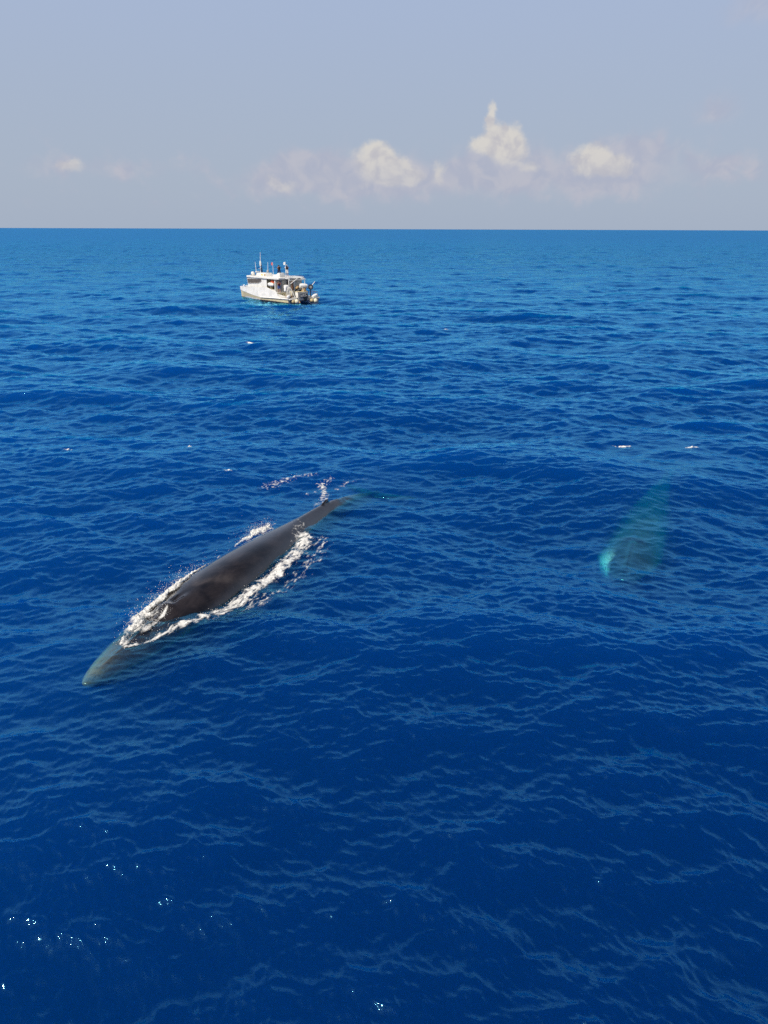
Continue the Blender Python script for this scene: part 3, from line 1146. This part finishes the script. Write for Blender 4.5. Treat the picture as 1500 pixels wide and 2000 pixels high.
# shade under the ledge below the cabin, put in as a dark strip
MB_().tube([(6.7, 2.72, 2.02), (9, 2.70, 1.97), (12.5, 2.52, 1.86)], .05, 6).build('ledge_shade_strip', mat('ledge_shade_grey', (.22, .22, .30), .5), boat)

# cabin: separate wall panels so the inside can be seen through the side opening
cab = MB_()
cab.prism([(6.1, 2.45, 1.46), (11.55, 2.42, 1.46), (11.75, 2.40, 3.30), (6.1, 2.45, 3.32)], (0, -.06, 0))
cab.prism([(3.75, 2.45, 1.46), (3.95, 2.45, 1.46), (3.95, 2.45, 3.32), (3.75, 2.45, 3.32)], (0, -.06, 0))
cab.prism([(3.95, 2.45, 1.46), (6.1, 2.45, 1.46), (6.1, 2.45, 1.86), (3.95, 2.45, 1.82)], (0, -.06, 0))
cab.prism([(3.75, -2.45, 1.46), (11.55, -2.42, 1.46), (11.75, -2.40, 3.30), (3.75, -2.45, 3.32)], (0, .06, 0))
cab.prism([(11.55, -2.36, 1.46), (11.55, 2.36, 1.46), (11.73, 2.33, 3.30), (11.73, -2.33, 3.30)], (-.06, 0, 0))
cabin = cab.build('cabin', WHITE, boat, smooth=False)
rw = MB_()
for y0, y1, z0, z1 in ((2.38, 1.98, 1.46, 3.32), (1.98, 1.24, 3.26, 3.32), (1.24, .52, 1.46, 3.32), (.52, -.02, 1.46, 2.40), (.52, -.02, 3.24, 3.32), (-.02, -2.38, 1.46, 3.32)):
    rw.box((3.75, y1, z0), (3.82, y0, z1))
rw.build('rear_wall', mat('pale_cream_paint', (0.80, 0.74, 0.58), .5, var=.06), boat, smooth=False)
MB_().box((6.16, -2.36, 1.47), (6.22, 2.36, 3.30)).build('partition', CREAM, boat)
door = MB_().box((3.73, 1.26, 1.48), (3.79, 1.96, 3.25)).build('door', mat('door_grey', (.45, .44, .42), .5, var=.08), boat, .01)
MB_().box((3.715, 1.46, 2.95), (3.728, 1.70, 3.03)).build('door_plate', BLACK, door)
MB_().tube([(3.70, 1.33, 2.3), (3.70, 1.33, 2.5)], .018, 6).build('handle', STEEL, door)
wfr = MB_()
wfr.box((3.72, .48, 2.36), (3.748, .56, 3.28)).box((3.72, -.06, 2.36), (3.748, .02, 3.28)).box((3.722, .02, 2.36), (3.747, .48, 2.42)).box((3.722, .02, 3.22), (3.747, .48, 3.28))
rwin = wfr.build('rear_window', WHITE, boat)
MB_().box((3.765, .0, 2.4), (3.78, .5, 3.24)).build('pane', TINT, rwin)
poly = [(11.66, 2.455, 3.08), (7.58, 2.455, 3.24), (7.50, 2.455, 2.94), (7.8, 2.455, 2.72), (8.44, 2.455, 2.55), (11.52, 2.455, 2.40)]
sw = MB_().prism([(x, y - .03, z) for x, y, z in poly], (0, .045, 0)).build('side_window', TINT, boat, smooth=False)
fr_ = MB_()
fr_.tube([(x, 2.47, z) for x, y, z in poly + poly[:1]], .03, 6)
fr_.build('window_frame', WHITE, sw)
for xm in (8.9, 10.3):
    MB_().tube([(xm, 2.475, 2.5), (xm, 2.475, 3.2)], .012, 5).build('mullion', DARK, sw)
ws = MB_().prism([(11.57, -2.1, 2.4), (11.57, 2.1, 2.4), (11.72, 2.1, 3.12), (11.72, -2.1, 3.12)], (.03, 0, 0)).build('windscreen', TINT, boat)
for y_ in (-.7, .7):
    MB_().tube([(11.62, y_, 2.4), (11.77, y_, 3.12)], .025, 6).build('mullion', WHITE, ws)
# roof
rf = MB_()
out_ = [(2.95, -2.2), (2.95, 2.3), (3.3, 2.62), (11.6, 2.60), (11.95, 2.3), (12.1, 1.2), (12.1, -1.2), (11.95, -2.3), (11.6, -2.6), (3.3, -2.62)]
rf.prism([(x, y, 3.32) for x, y in out_], (0, 0, .24))
roof = rf.build('roof', WHITE, boat, .05)
MB_().box((2.2, -1.9, 3.44), (2.94, -.2, 3.50)).build('awning_board', WHITE, boat, .01)
MB_().tube([(2.95, -1.0, 3.47), (1.2, -1.35, 3.36)], .04, 6).build('awning_pole', WHITE, boat)
# roof gear
con = MB_().prism([(7.3, .5, 3.55), (10.2, .5, 3.55), (9.9, .5, 4.02), (7.5, .5, 4.06)], (0, 1.2, 0)).build('roof_console', WHITE, boat, .06)
for x_, c_ in ((7.7, TAN), (8.5, YELLOW)):
    MB_().box((x_ - .22, 1.69, 3.66), (x_ + .22, 1.72, 3.92)).build('console_panel', c_, con, .01)
MB_().prism([(5.5, .7, 3.55), (3.7, .7, 3.55), (3.7, .7, 4.2), (4.2, .7, 4.22), (4.7, .7, 3.95), (5.4, .7, 3.82)], (0, .9, 0)).build('roof_seat', WHITE, boat, .04)
mast = MB_().tube([(10.0, 1.0, 3.5), (9.9, 1.0, 5.0), (9.75, 1.0, 7.05)], .07, 8, .03).build('mast', WHITE, boat)
MB_().lathe([(.02, 0), (.14, .04), (.16, .3), (.12, .7), (.04, .8)], org=(9.88, 1.0, 4.95), n=12).build('mast_light', WHITE, mast)
MB_().lathe([(.03, 0), (.11, .08), (.11, .5), (.05, .9), (.04, 1.2)], org=(9.72, .9, 3.95), n=10).build('mast_bag', BLACK, mast)
MB_().tube([(9.9, 1.35, 4.62), (9.9, .65, 4.62)], .03, 6).build('spreader', WHITE, mast)
ant = MB_().tube([(10.35, 1.5, 3.5), (10.45, 1.5, 4.5), (10.6, 1.5, 5.6)], .05, 6, .025).build('antenna', WHITE, boat)
MB_().box((10.2, 1.0, 4.05), (10.45, 1.65, 4.22)).build('antenna_bracket', WHITE, ant, .02)
MB_().tube([(8.0, .9, 3.9), (7.91, .9, 5.65)], .04, 6, .022).build('antenna', WHITE, boat)
MB_().lathe([(.03, 0), (.17, .1), (.2, .28), (.1, .42)], org=(8.03, .9, 4.05), n=12).build('searchlight', GREYP, boat)
for (x_, y_) in ((10.2, 1.95), (10.2, .3)):
    MB_().tube([(x_, y_, 3.5), (x_, y_, 4.1)], .03, 6).build('roof_stanchion', STEEL, boat)
for q in ([(3.1, 2.2, 3.55), (3.1, 2.2, 3.8), (3.1, .2, 3.8), (3.1, .2, 3.55)], [(3.1, .1, 3.55), (3.1, .1, 3.8), (3.1, -2.1, 3.8), (3.1, -2.1, 3.55)]):
    MB_().tube(q, .025, 6).build('roof_rail', STEEL, boat)
# aft gantry
ga = MB_()
ga.tube([(1.5, 1.45, .8), (1.6, 1.45, 3.2), (1.8, 1.2, 3.44), (2.9, 1.2, 3.44)], .055, 8)
ga.build('gantry_post', WHITE, boat)
MB_().tube([(1.5, -1.45, .8), (1.6, -1.45, 3.2), (1.8, -1.2, 3.44), (2.9, -1.2, 3.44)], .055, 8).build('gantry_post', WHITE, boat)
MB_().tube([(1.62, 1.4, 3.25), (1.62, -1.4, 3.25)], .05, 8).build('gantry_beam', WHITE, boat)
MB_().tube([(1.45, 1.25, 2.75), (1.45, -.05, 3.5)], .06, 8).build('gantry_boom', WHITE, boat)
MB_().tube([(1.55, .6, .8), (1.55, .45, 3.25)], .035, 6).build('gantry_brace', STEEL, boat)
# dark gear under the gantry
MB_().lathe([(.05, 0), (.2, .1), (.24, .5), (.16, .9), (.2, 1.2), (.05, 1.35)], org=(2.3, .35, 1.7), n=12).build('winch', mat('rust_brown', (.12, .06, .035), .7, var=.3), boat)
MB_().box((2.0, .1, .82), (2.6, .65, 1.68)).build('winch_pedestal', CREAM, boat, .03)
# stern rail
rl = MB_()
for y_ in (-2.72, -2.3, -1.9):
    rl.tube([(.1, y_, .8), (.1, y_, 1.55)], .022, 6)
rl.tube([(2.2, -2.75, 1.55), (.1, -2.75, 1.55), (.1, -1.9, 1.55)], .025, 6)
rl.tube([(2.2, -2.75, 1.2), (.1, -2.75, 1.2), (.1, -1.9, 1.2)], .02, 6)
for x_ in (.8, 1.5, 2.2):
    rl.tube([(x_, -2.75, .8), (x_, -2.75, 1.55)], .022, 6)
rl.build('stern_rail', STEEL, boat)
# line hauler on a post: round drum with a boom
lh = MB_().tube([(.35, -1.6, .8), (.35, -1.6, 2.1)], .09, 8).build('hauler_post', NAVY, boat)
MB_().lathe([(.1, -.14), (.36, -.12), (.40, -.05), (.40, .05), (.36, .12), (.1, .14)], axis=(-.8, .25, .1), org=(.3, -1.6, 2.24), n=20).build('hauler_drum', DARK, lh)
MB_().lathe([(.02, 0), (.2, .01), (.2, .05), (.02, .06)], axis=(-.8, .25, .1), org=(.19, -1.565, 2.25), n=16).build('drum_hub', GREYP, lh)
MB_().tube([(.3, -1.65, 2.3), (.25, -2.4, 3.0)], .07, 8, .05).build('hauler_boom', WHITE, lh)
# stern board with dark inset and brush-stroke lettering
sb = MB_().prism([(-.06, 1.0, .45), (-.06, -.95, .42), (-.02, -.85, 1.52), (-.02, .95, 1.55)], (.07, 0, 0)).build('stern_board', GREYP, boat, .02)
MB_().prism([(-.075, .72, .88), (-.075, -.78, .86), (-.045, -.72, 1.36), (-.045, .66, 1.40)], (-.012, 0, 0)).build('board_inset', mat('slate_print', (.07, .08, .09), .6, var=.2), sb)
sc_ = MB_()
pts = []
for i in range(26):
    t = i / 25
    pts.append((-.082 - .0, .56 - 1.05 * t, 1.14 + .10 * t + .10 * math.sin(t * 24)))
sc_.tube(pts, .018, 5)
sc_.tube([(-.10, .60, 1.0), (-.10, .1, .99), (-.10, -.55, 1.06)], .02, 5)
sc_.build('lettering', CLOTHW, sb)
MB_().prism([(-.09, .15, .86), (-.09, -.75, .86), (-.10, -.42, .30), (-.10, -.2, .30)], (-.05, 0, 0)).build('black_flap', BLACK, sb, .01)
# bulwark cap and fittings
MB_().tube([(3.1, 2.76, 1.58), (4.6, 2.78, 1.86), (5.8, 2.78, 2.12)], .04, 6).build('bulwark_cap', WHITE, hull)
MB_().lathe([(.05, 0), (.06, .16), (.10, .18), (.02, .2)], org=(14.0, 1.2, 1.85), n=10).build('bollard', STEEL, boat)
MB_().tube([(13.2, 2.2, 1.86), (13.3, 2.15, 2.08), (14.3, 1.9, 2.0), (14.4, 1.85, 1.8)], .025, 6).build('bow_rail', STEEL, boat)


def on_boat(name, x, y, z, label, cat, rz=0.0, group=None):
    o = empty(name, BM @ Vector((x, y, z)), BOAT_RZ + rz)
    tag(o, label, cat, group)
    return o


# --- loose things aboard (top-level)
t = on_boat('life_raft_canister', 11.3, 1.6, 3.56, 'white rounded life raft canister at the front of the boat roof', 'life raft')
MB_().lathe([(.02, -.62), (.2, -.6), (.27, -.5), (.28, 0), (.27, .5), (.2, .6), (.02, .62)], axis=(1, -.5, 0), org=(0, 0, .30), n=16).build('canister', WHITE, t)
MB_().box((-.35, -.25, 0), (-.25, .25, .12)).box((.25, -.25, 0), (.35, .25, .12)).build('cradle', STEEL, t)
t = on_boat('equipment_pod', 5.0, 2.30, 1.90, 'white oval pod on splayed legs in the cabin side opening', 'pod')
MB_().lathe([(.02, -.78), (.16, -.7), (.27, -.45), (.31, 0), (.27, .45), (.16, .7), (.02, .78)], axis=(1, 0, .05), org=(0, .1, .62), n=16).build('pod_shell', WHITE, t)
for a_ in (-.35, .35):
    MB_().tube([(a_ * .4, .1, 0), (a_, .1, .45)], .035, 6).build('leg', CREAM, t)
t = on_boat('life_jacket', 4.7, 2.30, 2.75, 'orange life jacket hanging in the top of the cabin side opening', 'life jacket')
MB_().prism([(-.5, 0, .1), (-.2, 0, -.02), (.2, 0, .05), (.55, 0, .16), (.5, 0, .40), (.1, 0, .44), (-.45, 0, .42)], (0, -.12, 0)).build('foam_panel', ORANGE, t, .03)
MB_().tube([(-.4, .01, .2), (.1, .02, .14), (.5, .01, .26)], .02, 5).build('strap', RED, t)


def fender_ball(x, y, z, r, m, label):
    t = on_boat('ball_fender', x, y, z, label, 'fender', group='fenders at the stern')
    MB_().lathe(ballprof(r, 10) + [(.06, r + .03), (.06, r + .09), (.02, r + .1)], axis=(0, 0, 1), n=18).build('ball', m, t)
    MB_().tube([(0, 0, r + .05), (.1, 0, r + .35), (.3, 0, .85 - z + .1)], .015, 5).build('rope', ROPE, t)


fender_ball(-.55, 1.63, .36, .34, FENDER, 'cream ball fender hanging at the port stern, the paler of the pair')
fender_ball(-.30, 2.10, .36, .32, OLDFEND, 'tan weathered ball fender tucked behind the cream one at the port stern')
fender_ball(-.55, -1.85, .30, .34, FENDER, 'cream ball fender hanging at the starboard stern below the line hauler')
fender_ball(-.30, -1.35, .34, .30, OLDFEND, 'tan weathered ball fender beside the cream one at the starboard stern')
fender_ball(-.25, .95, .14, .17, mat('peach_vinyl', (.7, .42, .25), .5, var=.1), 'small peach fender low between the hulls at the stern')


def fender_cyl(x, y, z, axis, label):
    t = on_boat('cylinder_fender', x, y, z, label, 'fender', group='fenders at the stern')
    MB_().lathe([(.03, -.52), (.06, -.46), (.2, -.38), (.22, -.2), (.22, .2), (.2, .38), (.06, .46), (.03, .52)], axis=axis, n=14).build('cylinder', CLOTHW, t)
    MB_().tube([tuple(.5 * a for a in axis), (axis[0] * .7, axis[1] * .7, -.1)], .015, 5).build('rope', ROPE, t)


fender_cyl(.35, 2.45, 1.05, (.55, -.8, .12), 'white cylinder fender lying on the port aft deck')
fender_cyl(-.02, -2.1, .98, (0, -.95, .3), 'white cylinder fender slanting over the starboard stern below the rail')
# ropes hung from the cabin corner
t = on_boat('rope_bundle', 1.55, 1.85, .82, 'pale ropes and netting draped from a white bag down to the aft deck', 'ropes')
MB_().prism([(-.1, .35, .9), (.3, .35, .9), (.42, .3, 1.75), (.1, .3, 1.82), (-.2, .3, 1.6)], (0, -.5, 0)).build('bag', CLOTHW, t, .06)
for i in range(9):
    a_ = i / 8
    yb = .55 - 1.5 * a_
    MB_().tube([(.05, .05 - .1 * a_, 1.72), (-.25, .1 - .6 * a_, 1.35), (-.42, yb * .8, .7), (-.5 + .1 * math.sin(i * 3), yb, .03)], .03 + .012 * (i % 3), 6).build('rope', ROPE if i % 2 else CLOTHW, t)
# covered roll and small tanks on the aft deck
t = on_boat('covered_drum', 1.35, -1.05, .82, 'tan canvas drum with a white rounded cover on the aft deck', 'drum')
MB_().lathe([(.34, 0), (.36, .2), (.36, 1.2), (.3, 1.35)], n=18, org=(0, 0, 0)).build('drum', TAN, t)
MB_().lathe([(.1, -.62), (.3, -.58), (.36, -.3), (.36, .3), (.3, .58), (.1, .62)], axis=(.2, 1, .1), org=(0, .05, 1.55), n=16).build('cover', CLOTHW, t)
MB_().tube([(-.38, .1, .05), (-.37, .25, .8), (-.2, .45, 1.5)], .04, 6).build('strap', CLOTHW, t)
for i, (x_, y_, m_, lab) in enumerate([(1.3, .25, YELLOW, 'yellow and white upright tank left of the tan drum on the aft deck'), (1.1, .02, CLOTHW, 'white upright tank right beside the yellow one on the aft deck')]):
    t = on_boat('gas_tank', x_, y_, .82, lab, 'tank')
    MB_().lathe([(.13, 0), (.15, .03), (.15, .5), (.15, .62)], n=14).build('cylinder', m_, t)
    MB_().lathe([(.152, .62), (.13, .74), (.05, .8), (.05, .86), (.02, .87)], n=14).build('shoulder', CLOTHW, t)
t = on_boat('deck_box', .9, 2.0, .82, 'brown wooden box on the port aft deck beside the white fender', 'box')
MB_().box((-.25, -.5, 0), (.25, .4, .28)).build('box_body', BROWN, t, .015)
MB_().box((-.27, -.52, .285), (.27, .42, .33)).build('lid', TAN, t, .01)
t = on_boat('deck_box', 1.0, -.35, .82, 'long white chest behind the stern board on the aft deck', 'chest')
MB_().box((-.35, -1.0, 0), (.35, .9, .72)).build('chest_body', WHITE, t, .03)
MB_().box((-.37, -1.02, .725), (.37, .92, .80)).build('lid', CREAM, t, .02)
t = on_boat('diving_gear', 2.2, -.5, .82, 'heap of brown and black gear beneath the gantry on the aft deck', 'gear')
for i in range(7):
    q = (random.uniform(-.3, .3), random.uniform(-.5, .5), .15 + .22 * i)
    MB_().lathe(ballprof(.2 + .06 * (i % 3), 7, .7), axis=(random.uniform(-.5, .5), .4, 1), org=q, n=9).build('bag', (mat('rust_brown', (.12, .06, .035)), BLACK, TAN)[i % 3], t)


def flag(x, y, z0, z1, cloth, label, d=1):
    t = on_boat('flag', x, y, z0, label, 'flag')
    h = z1 - z0
    MB_().tube([(0, 0, 0), (.03, 0, h)], .035, 6, .025).build('flagpole', WHITE, t)
    for k, (u0, u1, m_) in enumerate(cloth):
        v, f = [], []
        n = 8
        for i in range(n + 1):
            u = u0 + (u1 - u0) * i / n
            for zz in (h - .06, h - .46):
                for th in (.008, -.008):
                    v.append((d * u + .03, .08 * math.sin(u * 9) + th, zz - .12 * u))
        for i in range(n):
            a = i * 4
            f += [(a, a + 2, a + 6, a + 4), (a + 1, a + 5, a + 7, a + 3), (a, a + 4, a + 5, a + 1), (a + 2, a + 3, a + 7, a + 6)]
        f += [(0, 1, 3, 2), (n * 4, n * 4 + 2, n * 4 + 3, n * 4 + 1)]
        MB_().add(v, f).build('flag_cloth', m_, t)


flag(6.5, .9, 3.56, 5.7, [(.03, .22, RED), (.22, .42, CLOTHW), (.42, .55, RED)], 'small red and white flag on a white pole above the boat roof')
flag(4.4, 0.0, 3.56, 5.8, [(.03, .6, CLOTHW)], 'plain white flag on a pole at the back of the boat roof')


# --- people
def skin_mesh(name, verts, edges, rad, m, parent, sub=2):
    me = bpy.data.meshes.new(name)
    me.from_pydata(verts, edges, [])
    o = bpy.data.objects.new(name, me)
    COL.objects.link(o)
    sk = o.modifiers.new('Skin', 'SKIN')
    sk.use_smooth_shade = True
    for i, r in enumerate(rad):
        me.skin_vertices[0].data[i].radius = (r, r) if not isinstance(r, tuple) else r
        me.skin_vertices[0].data[i].use_root = (i == 0)
    ss = o.modifiers.new('Sub', 'SUBSURF')
    ss.levels = ss.render_levels = sub
    dg = bpy.context.evaluated_depsgraph_get()
    me2 = bpy.data.meshes.new_from_object(o.evaluated_get(dg))
    bpy.data.objects.remove(o)
    return link(name, me2, m, parent, True)


def person(x, y, z, rz, label, J, top_m, short_m, vest_m=None, hat=None, H=1.74):
    """J: joint overrides. Local frame: facing +X, left +Y."""
    root = on_boat('person', x, y, z, label, 'person', rz, group='people aboard the boat')
    D = dict(pel=(0, 0, .95), waist=(0, 0, 1.08), chest=(.0, 0, 1.30), neck=(.01, 0, 1.47), head=(.03, 0, 1.60), crown=(.02, 0, 1.70), nose=(.135, 0, 1.60),
             hl=(0, .1, .92), kl=(.03, .13, .5), al=(0, .14, .09), tl=(.15, .16, .04), hr=(0, -.1, .92), kr=(.03, -.13, .5), ar=(0, -.14, .09), tr=(.15, -.16, .04),
             sl=(0, .19, 1.41), el=(.08, .26, 1.14), wl=(.2, .16, 1.30), sr=(0, -.19, 1.41), er=(.08, -.26, 1.14), wr=(.2, -.16, 1.30))
    D.update(J)
    order = ['pel', 'waist', 'chest', 'neck', 'head', 'crown', 'nose', 'hl', 'kl', 'al', 'tl', 'hr', 'kr', 'ar', 'tr', 'sl', 'el', 'wl', 'sr', 'er', 'wr']
    rad = dict(pel=.13, waist=.12, chest=.145, neck=.055, head=.10, crown=.075, nose=.018, hl=.09, kl=.058, al=.042, tl=.035, hr=.09, kr=.058, ar=.042, tr=.035, sl=.062, el=.045, wl=.03, sr=.062, er=.045, wr=.03)
    E = [('pel', 'waist'), ('waist', 'chest'), ('chest', 'neck'), ('neck', 'head'), ('head', 'crown'), ('head', 'nose'), ('pel', 'hl'), ('hl', 'kl'), ('kl', 'al'), ('al', 'tl'),
         ('pel', 'hr'), ('hr', 'kr'), ('kr', 'ar'), ('ar', 'tr'), ('chest', 'sl'), ('sl', 'el'), ('el', 'wl'), ('chest', 'sr'), ('sr', 'er'), ('er', 'wr')]
    verts = [D[k] for k in order]
    idx = {k: i for i, k in enumerate(order)}
    rads = [rad[k] for k in order]
    edges = [(idx[a], idx[b]) for a, b in E]
    # hands: palm, four fingers and a thumb that curl round what is held
    for w_, e_, sg in (('wl', 'el', 1), ('wr', 'er', -1)):
        wv, ev = Vector(D[w_]), Vector(D[e_])
        d = (wv - ev).normalized()
        side = d.cross(Vector((0, 0, 1)))
        side = side.normalized() if side.length > .1 else Vector((1, 0, 0))
        inn = Vector((0, -sg, 0))
        pal = wv + d * .07
        verts.append(tuple(pal))
        rads.append(.034)
        ip = len(verts) - 1
        edges.append((idx[w_], ip))
        for k, (off, ln) in enumerate(((-.033, .06), (-.011, .07), (.011, .066), (.033, .052))):
            a_ = pal + side * off + d * .03
            b_ = a_ + d * ln * .6 + inn * .02
            c_ = b_ + d * ln * .2 + inn * .035
            n0 = len(verts)
            verts += [tuple(a_), tuple(b_), tuple(c_)]
            rads += [.010, .009, .008]
            edges += [(ip, n0), (n0, n0 + 1), (n0 + 1, n0 + 2)]
        n0 = len(verts)
        verts += [tuple(pal - side * .045 + inn * .015), tuple(pal - side * .06 + d * .03 + inn * .04)]
        rads += [.011, .009]
        edges += [(ip, n0), (n0, n0 + 1)]
    body = skin_mesh('body', verts, edges, rads, SKIN, root, 1)
    P = lambda k: Vector(D[k])

    def sleeve(keys, radii, mb):
        mb.tube([P(k) if isinstance(k, str) else k for k in keys], 1, 10)
        n = 10
        v0 = len(mb.v) - n * len(keys)
        for i, r in enumerate(radii):
            c = P(keys[i]) if isinstance(keys[i], str) else Vector(keys[i])
            for j in range(n):
                q = Vector(mb.v[v0 + i * n + j])
                mb.v[v0 + i * n + j] = tuple(c + (q - c) * r)
    sh = MB_()
    ny = 14
    prof = [('pel', .155, .18, -.02), ('waist', .14, .165, 0), ('chest', .155, .205, -.04), ('chest', .145, .215, .08), ('neck', .075, .09, -.03)]
    v, f = [], []
    for k, rx, ry, dz in prof:
        c = P(k)
        for j in range(ny):
            an = 2 * math.pi * j / ny
            v.append((c.x + rx * math.cos(an), c.y + ry * math.sin(an), c.z + dz))
    for i in range(len(prof) - 1):
        for j in range(ny):
            f.append((i * ny + j, i * ny + (j + 1) % ny, (i + 1) * ny + (j + 1) % ny, (i + 1) * ny + j))
    f.append(tuple(range(ny)))
    f.append(tuple((len(prof) - 1) * ny + j for j in range(ny)))
    sh.add(v, f)
    for s_, e_ in (('sl', 'el'), ('sr', 'er')):
        mid = P(s_).lerp(P(e_), .6)
        sleeve([s_, mid], [.085, .072], sh)
    sh.build('shirt', top_m, root)
    st = MB_()
    for h_, k_ in (('hl', 'kl'), ('hr', 'kr')):
        low = P(h_).lerp(P(k_), .85)
        sleeve([P(h_) + Vector((0, 0, .1)), P(h_), low], [.125, .12, .10], st)
    st.build('shorts', short_m, root)
    if vest_m:
        vs_ = MB_()
        v, f = [], []
        pr = [('waist', .165, .19, -.02), ('chest', .185, .225, -.05), ('chest', .165, .20, .09)]
        for k, rx, ry, dz in pr:
            c = P(k)
            for j in range(ny):
                an = 2 * math.pi * j / ny
                v.append((c.x + rx * math.cos(an), c.y + ry * math.sin(an), c.z + dz))
        f = []
        for i in range(2):
            for j in range(ny):
                f.append((i * ny + j, i * ny + (j + 1) % ny, (i + 1) * ny + (j + 1) % ny, (i + 1) * ny + j))
        f += [tuple(range(ny)), tuple(2 * ny + j for j in range(ny))]
        vs_.add(v, f).build('life_vest', vest_m, root)
    hd = P('head')
    if hat:
        MB_().lathe([(.17, .02), (.17, .035), (.112, .05), (.105, .12), (.02, .15)], org=hd + Vector((-.005, 0, .02)), n=14).build('hat', hat, root)
    MB_().lathe(ballprof(.112, 8, 1.0), axis=(-.35, 0, 1), org=hd + Vector((-.028, 0, .03)), n=12).build('hair', HAIR, root)
    for sg in (1, -1):
        MB_().lathe(ballprof(.014, 5), org=hd + Vector((.095, sg * .035, .015)), n=6).build('eye', BLACK, root)
    return root


def camera_thing(x, y, z, rz, label):
    t = on_boat('camera', x, y, z, label, 'camera', rz)
    MB_().box((-.04, -.075, -.05), (.04, .075, .05)).build('camera_body', BLACK, t, .01)
    MB_().lathe([(.035, 0), (.04, .02), (.04, .1), (.045, .12)], axis=(1, 0, 0), org=(.04, 0, 0), n=12).build('lens', BLACK, t)


face = R(-131.35 - 78)     # turned towards the whales
up_arms = dict(el=(.14, .27, 1.24), wl=(.18, .08, 1.52), er=(.14, -.27, 1.24), wr=(.18, -.08, 1.52))
person(5.35, .6, 3.565, face, 'person standing wide-legged on the boat roof, photographing, dark shirt and shorts',
       dict(up_arms, kl=(.05, .22, .5), al=(.0, .30, .09), tl=(.15, .33, .04), kr=(.0, -.20, .5), ar=(-.05, -.28, .09), tr=(.1, -.31, .04)), NAVY, NAVY, mat('dark_vest', (.03, .015, .01), .9))
person(4.70, -.4, 3.565, face, 'person in white with a hat and dark vest on the boat roof',
       dict(up_arms), CLOTHW, CLOTHW, mat('dark_vest', (.03, .015, .01)), CLOTHW, 1.62)
person(3.25, 2.12, 1.465, face, 'person in maroon vest and blue shorts leaning out beside the cabin door',
       dict(waist=(.04, 0, 1.07), chest=(.13, 0, 1.27), neck=(.19, 0, 1.42), head=(.24, 0, 1.54), crown=(.24, 0, 1.64), nose=(.345, 0, 1.53), sl=(.15, .19, 1.37), sr=(.15, -.19, 1.37),
            el=(.32, .25, 1.15), wl=(.42, .08, 1.36), er=(.32, -.25, 1.15), wr=(.42, -.08, 1.36)), MAROON, BLUE, mat('maroon_vest', (.13, .02, .015), .9))
fdv = Vector((math.cos(face), math.sin(face), 0))
camera_thing(5.35 + fdv.x * .24, .6 + fdv.y * .24, 3.565 + 1.60, face, 'black camera held up by the dark-clad person on the roof')
camera_thing(4.70 + fdv.x * .24, -.4 + fdv.y * .24, 3.565 + 1.60, face, 'black camera held up by the person in white on the roof')
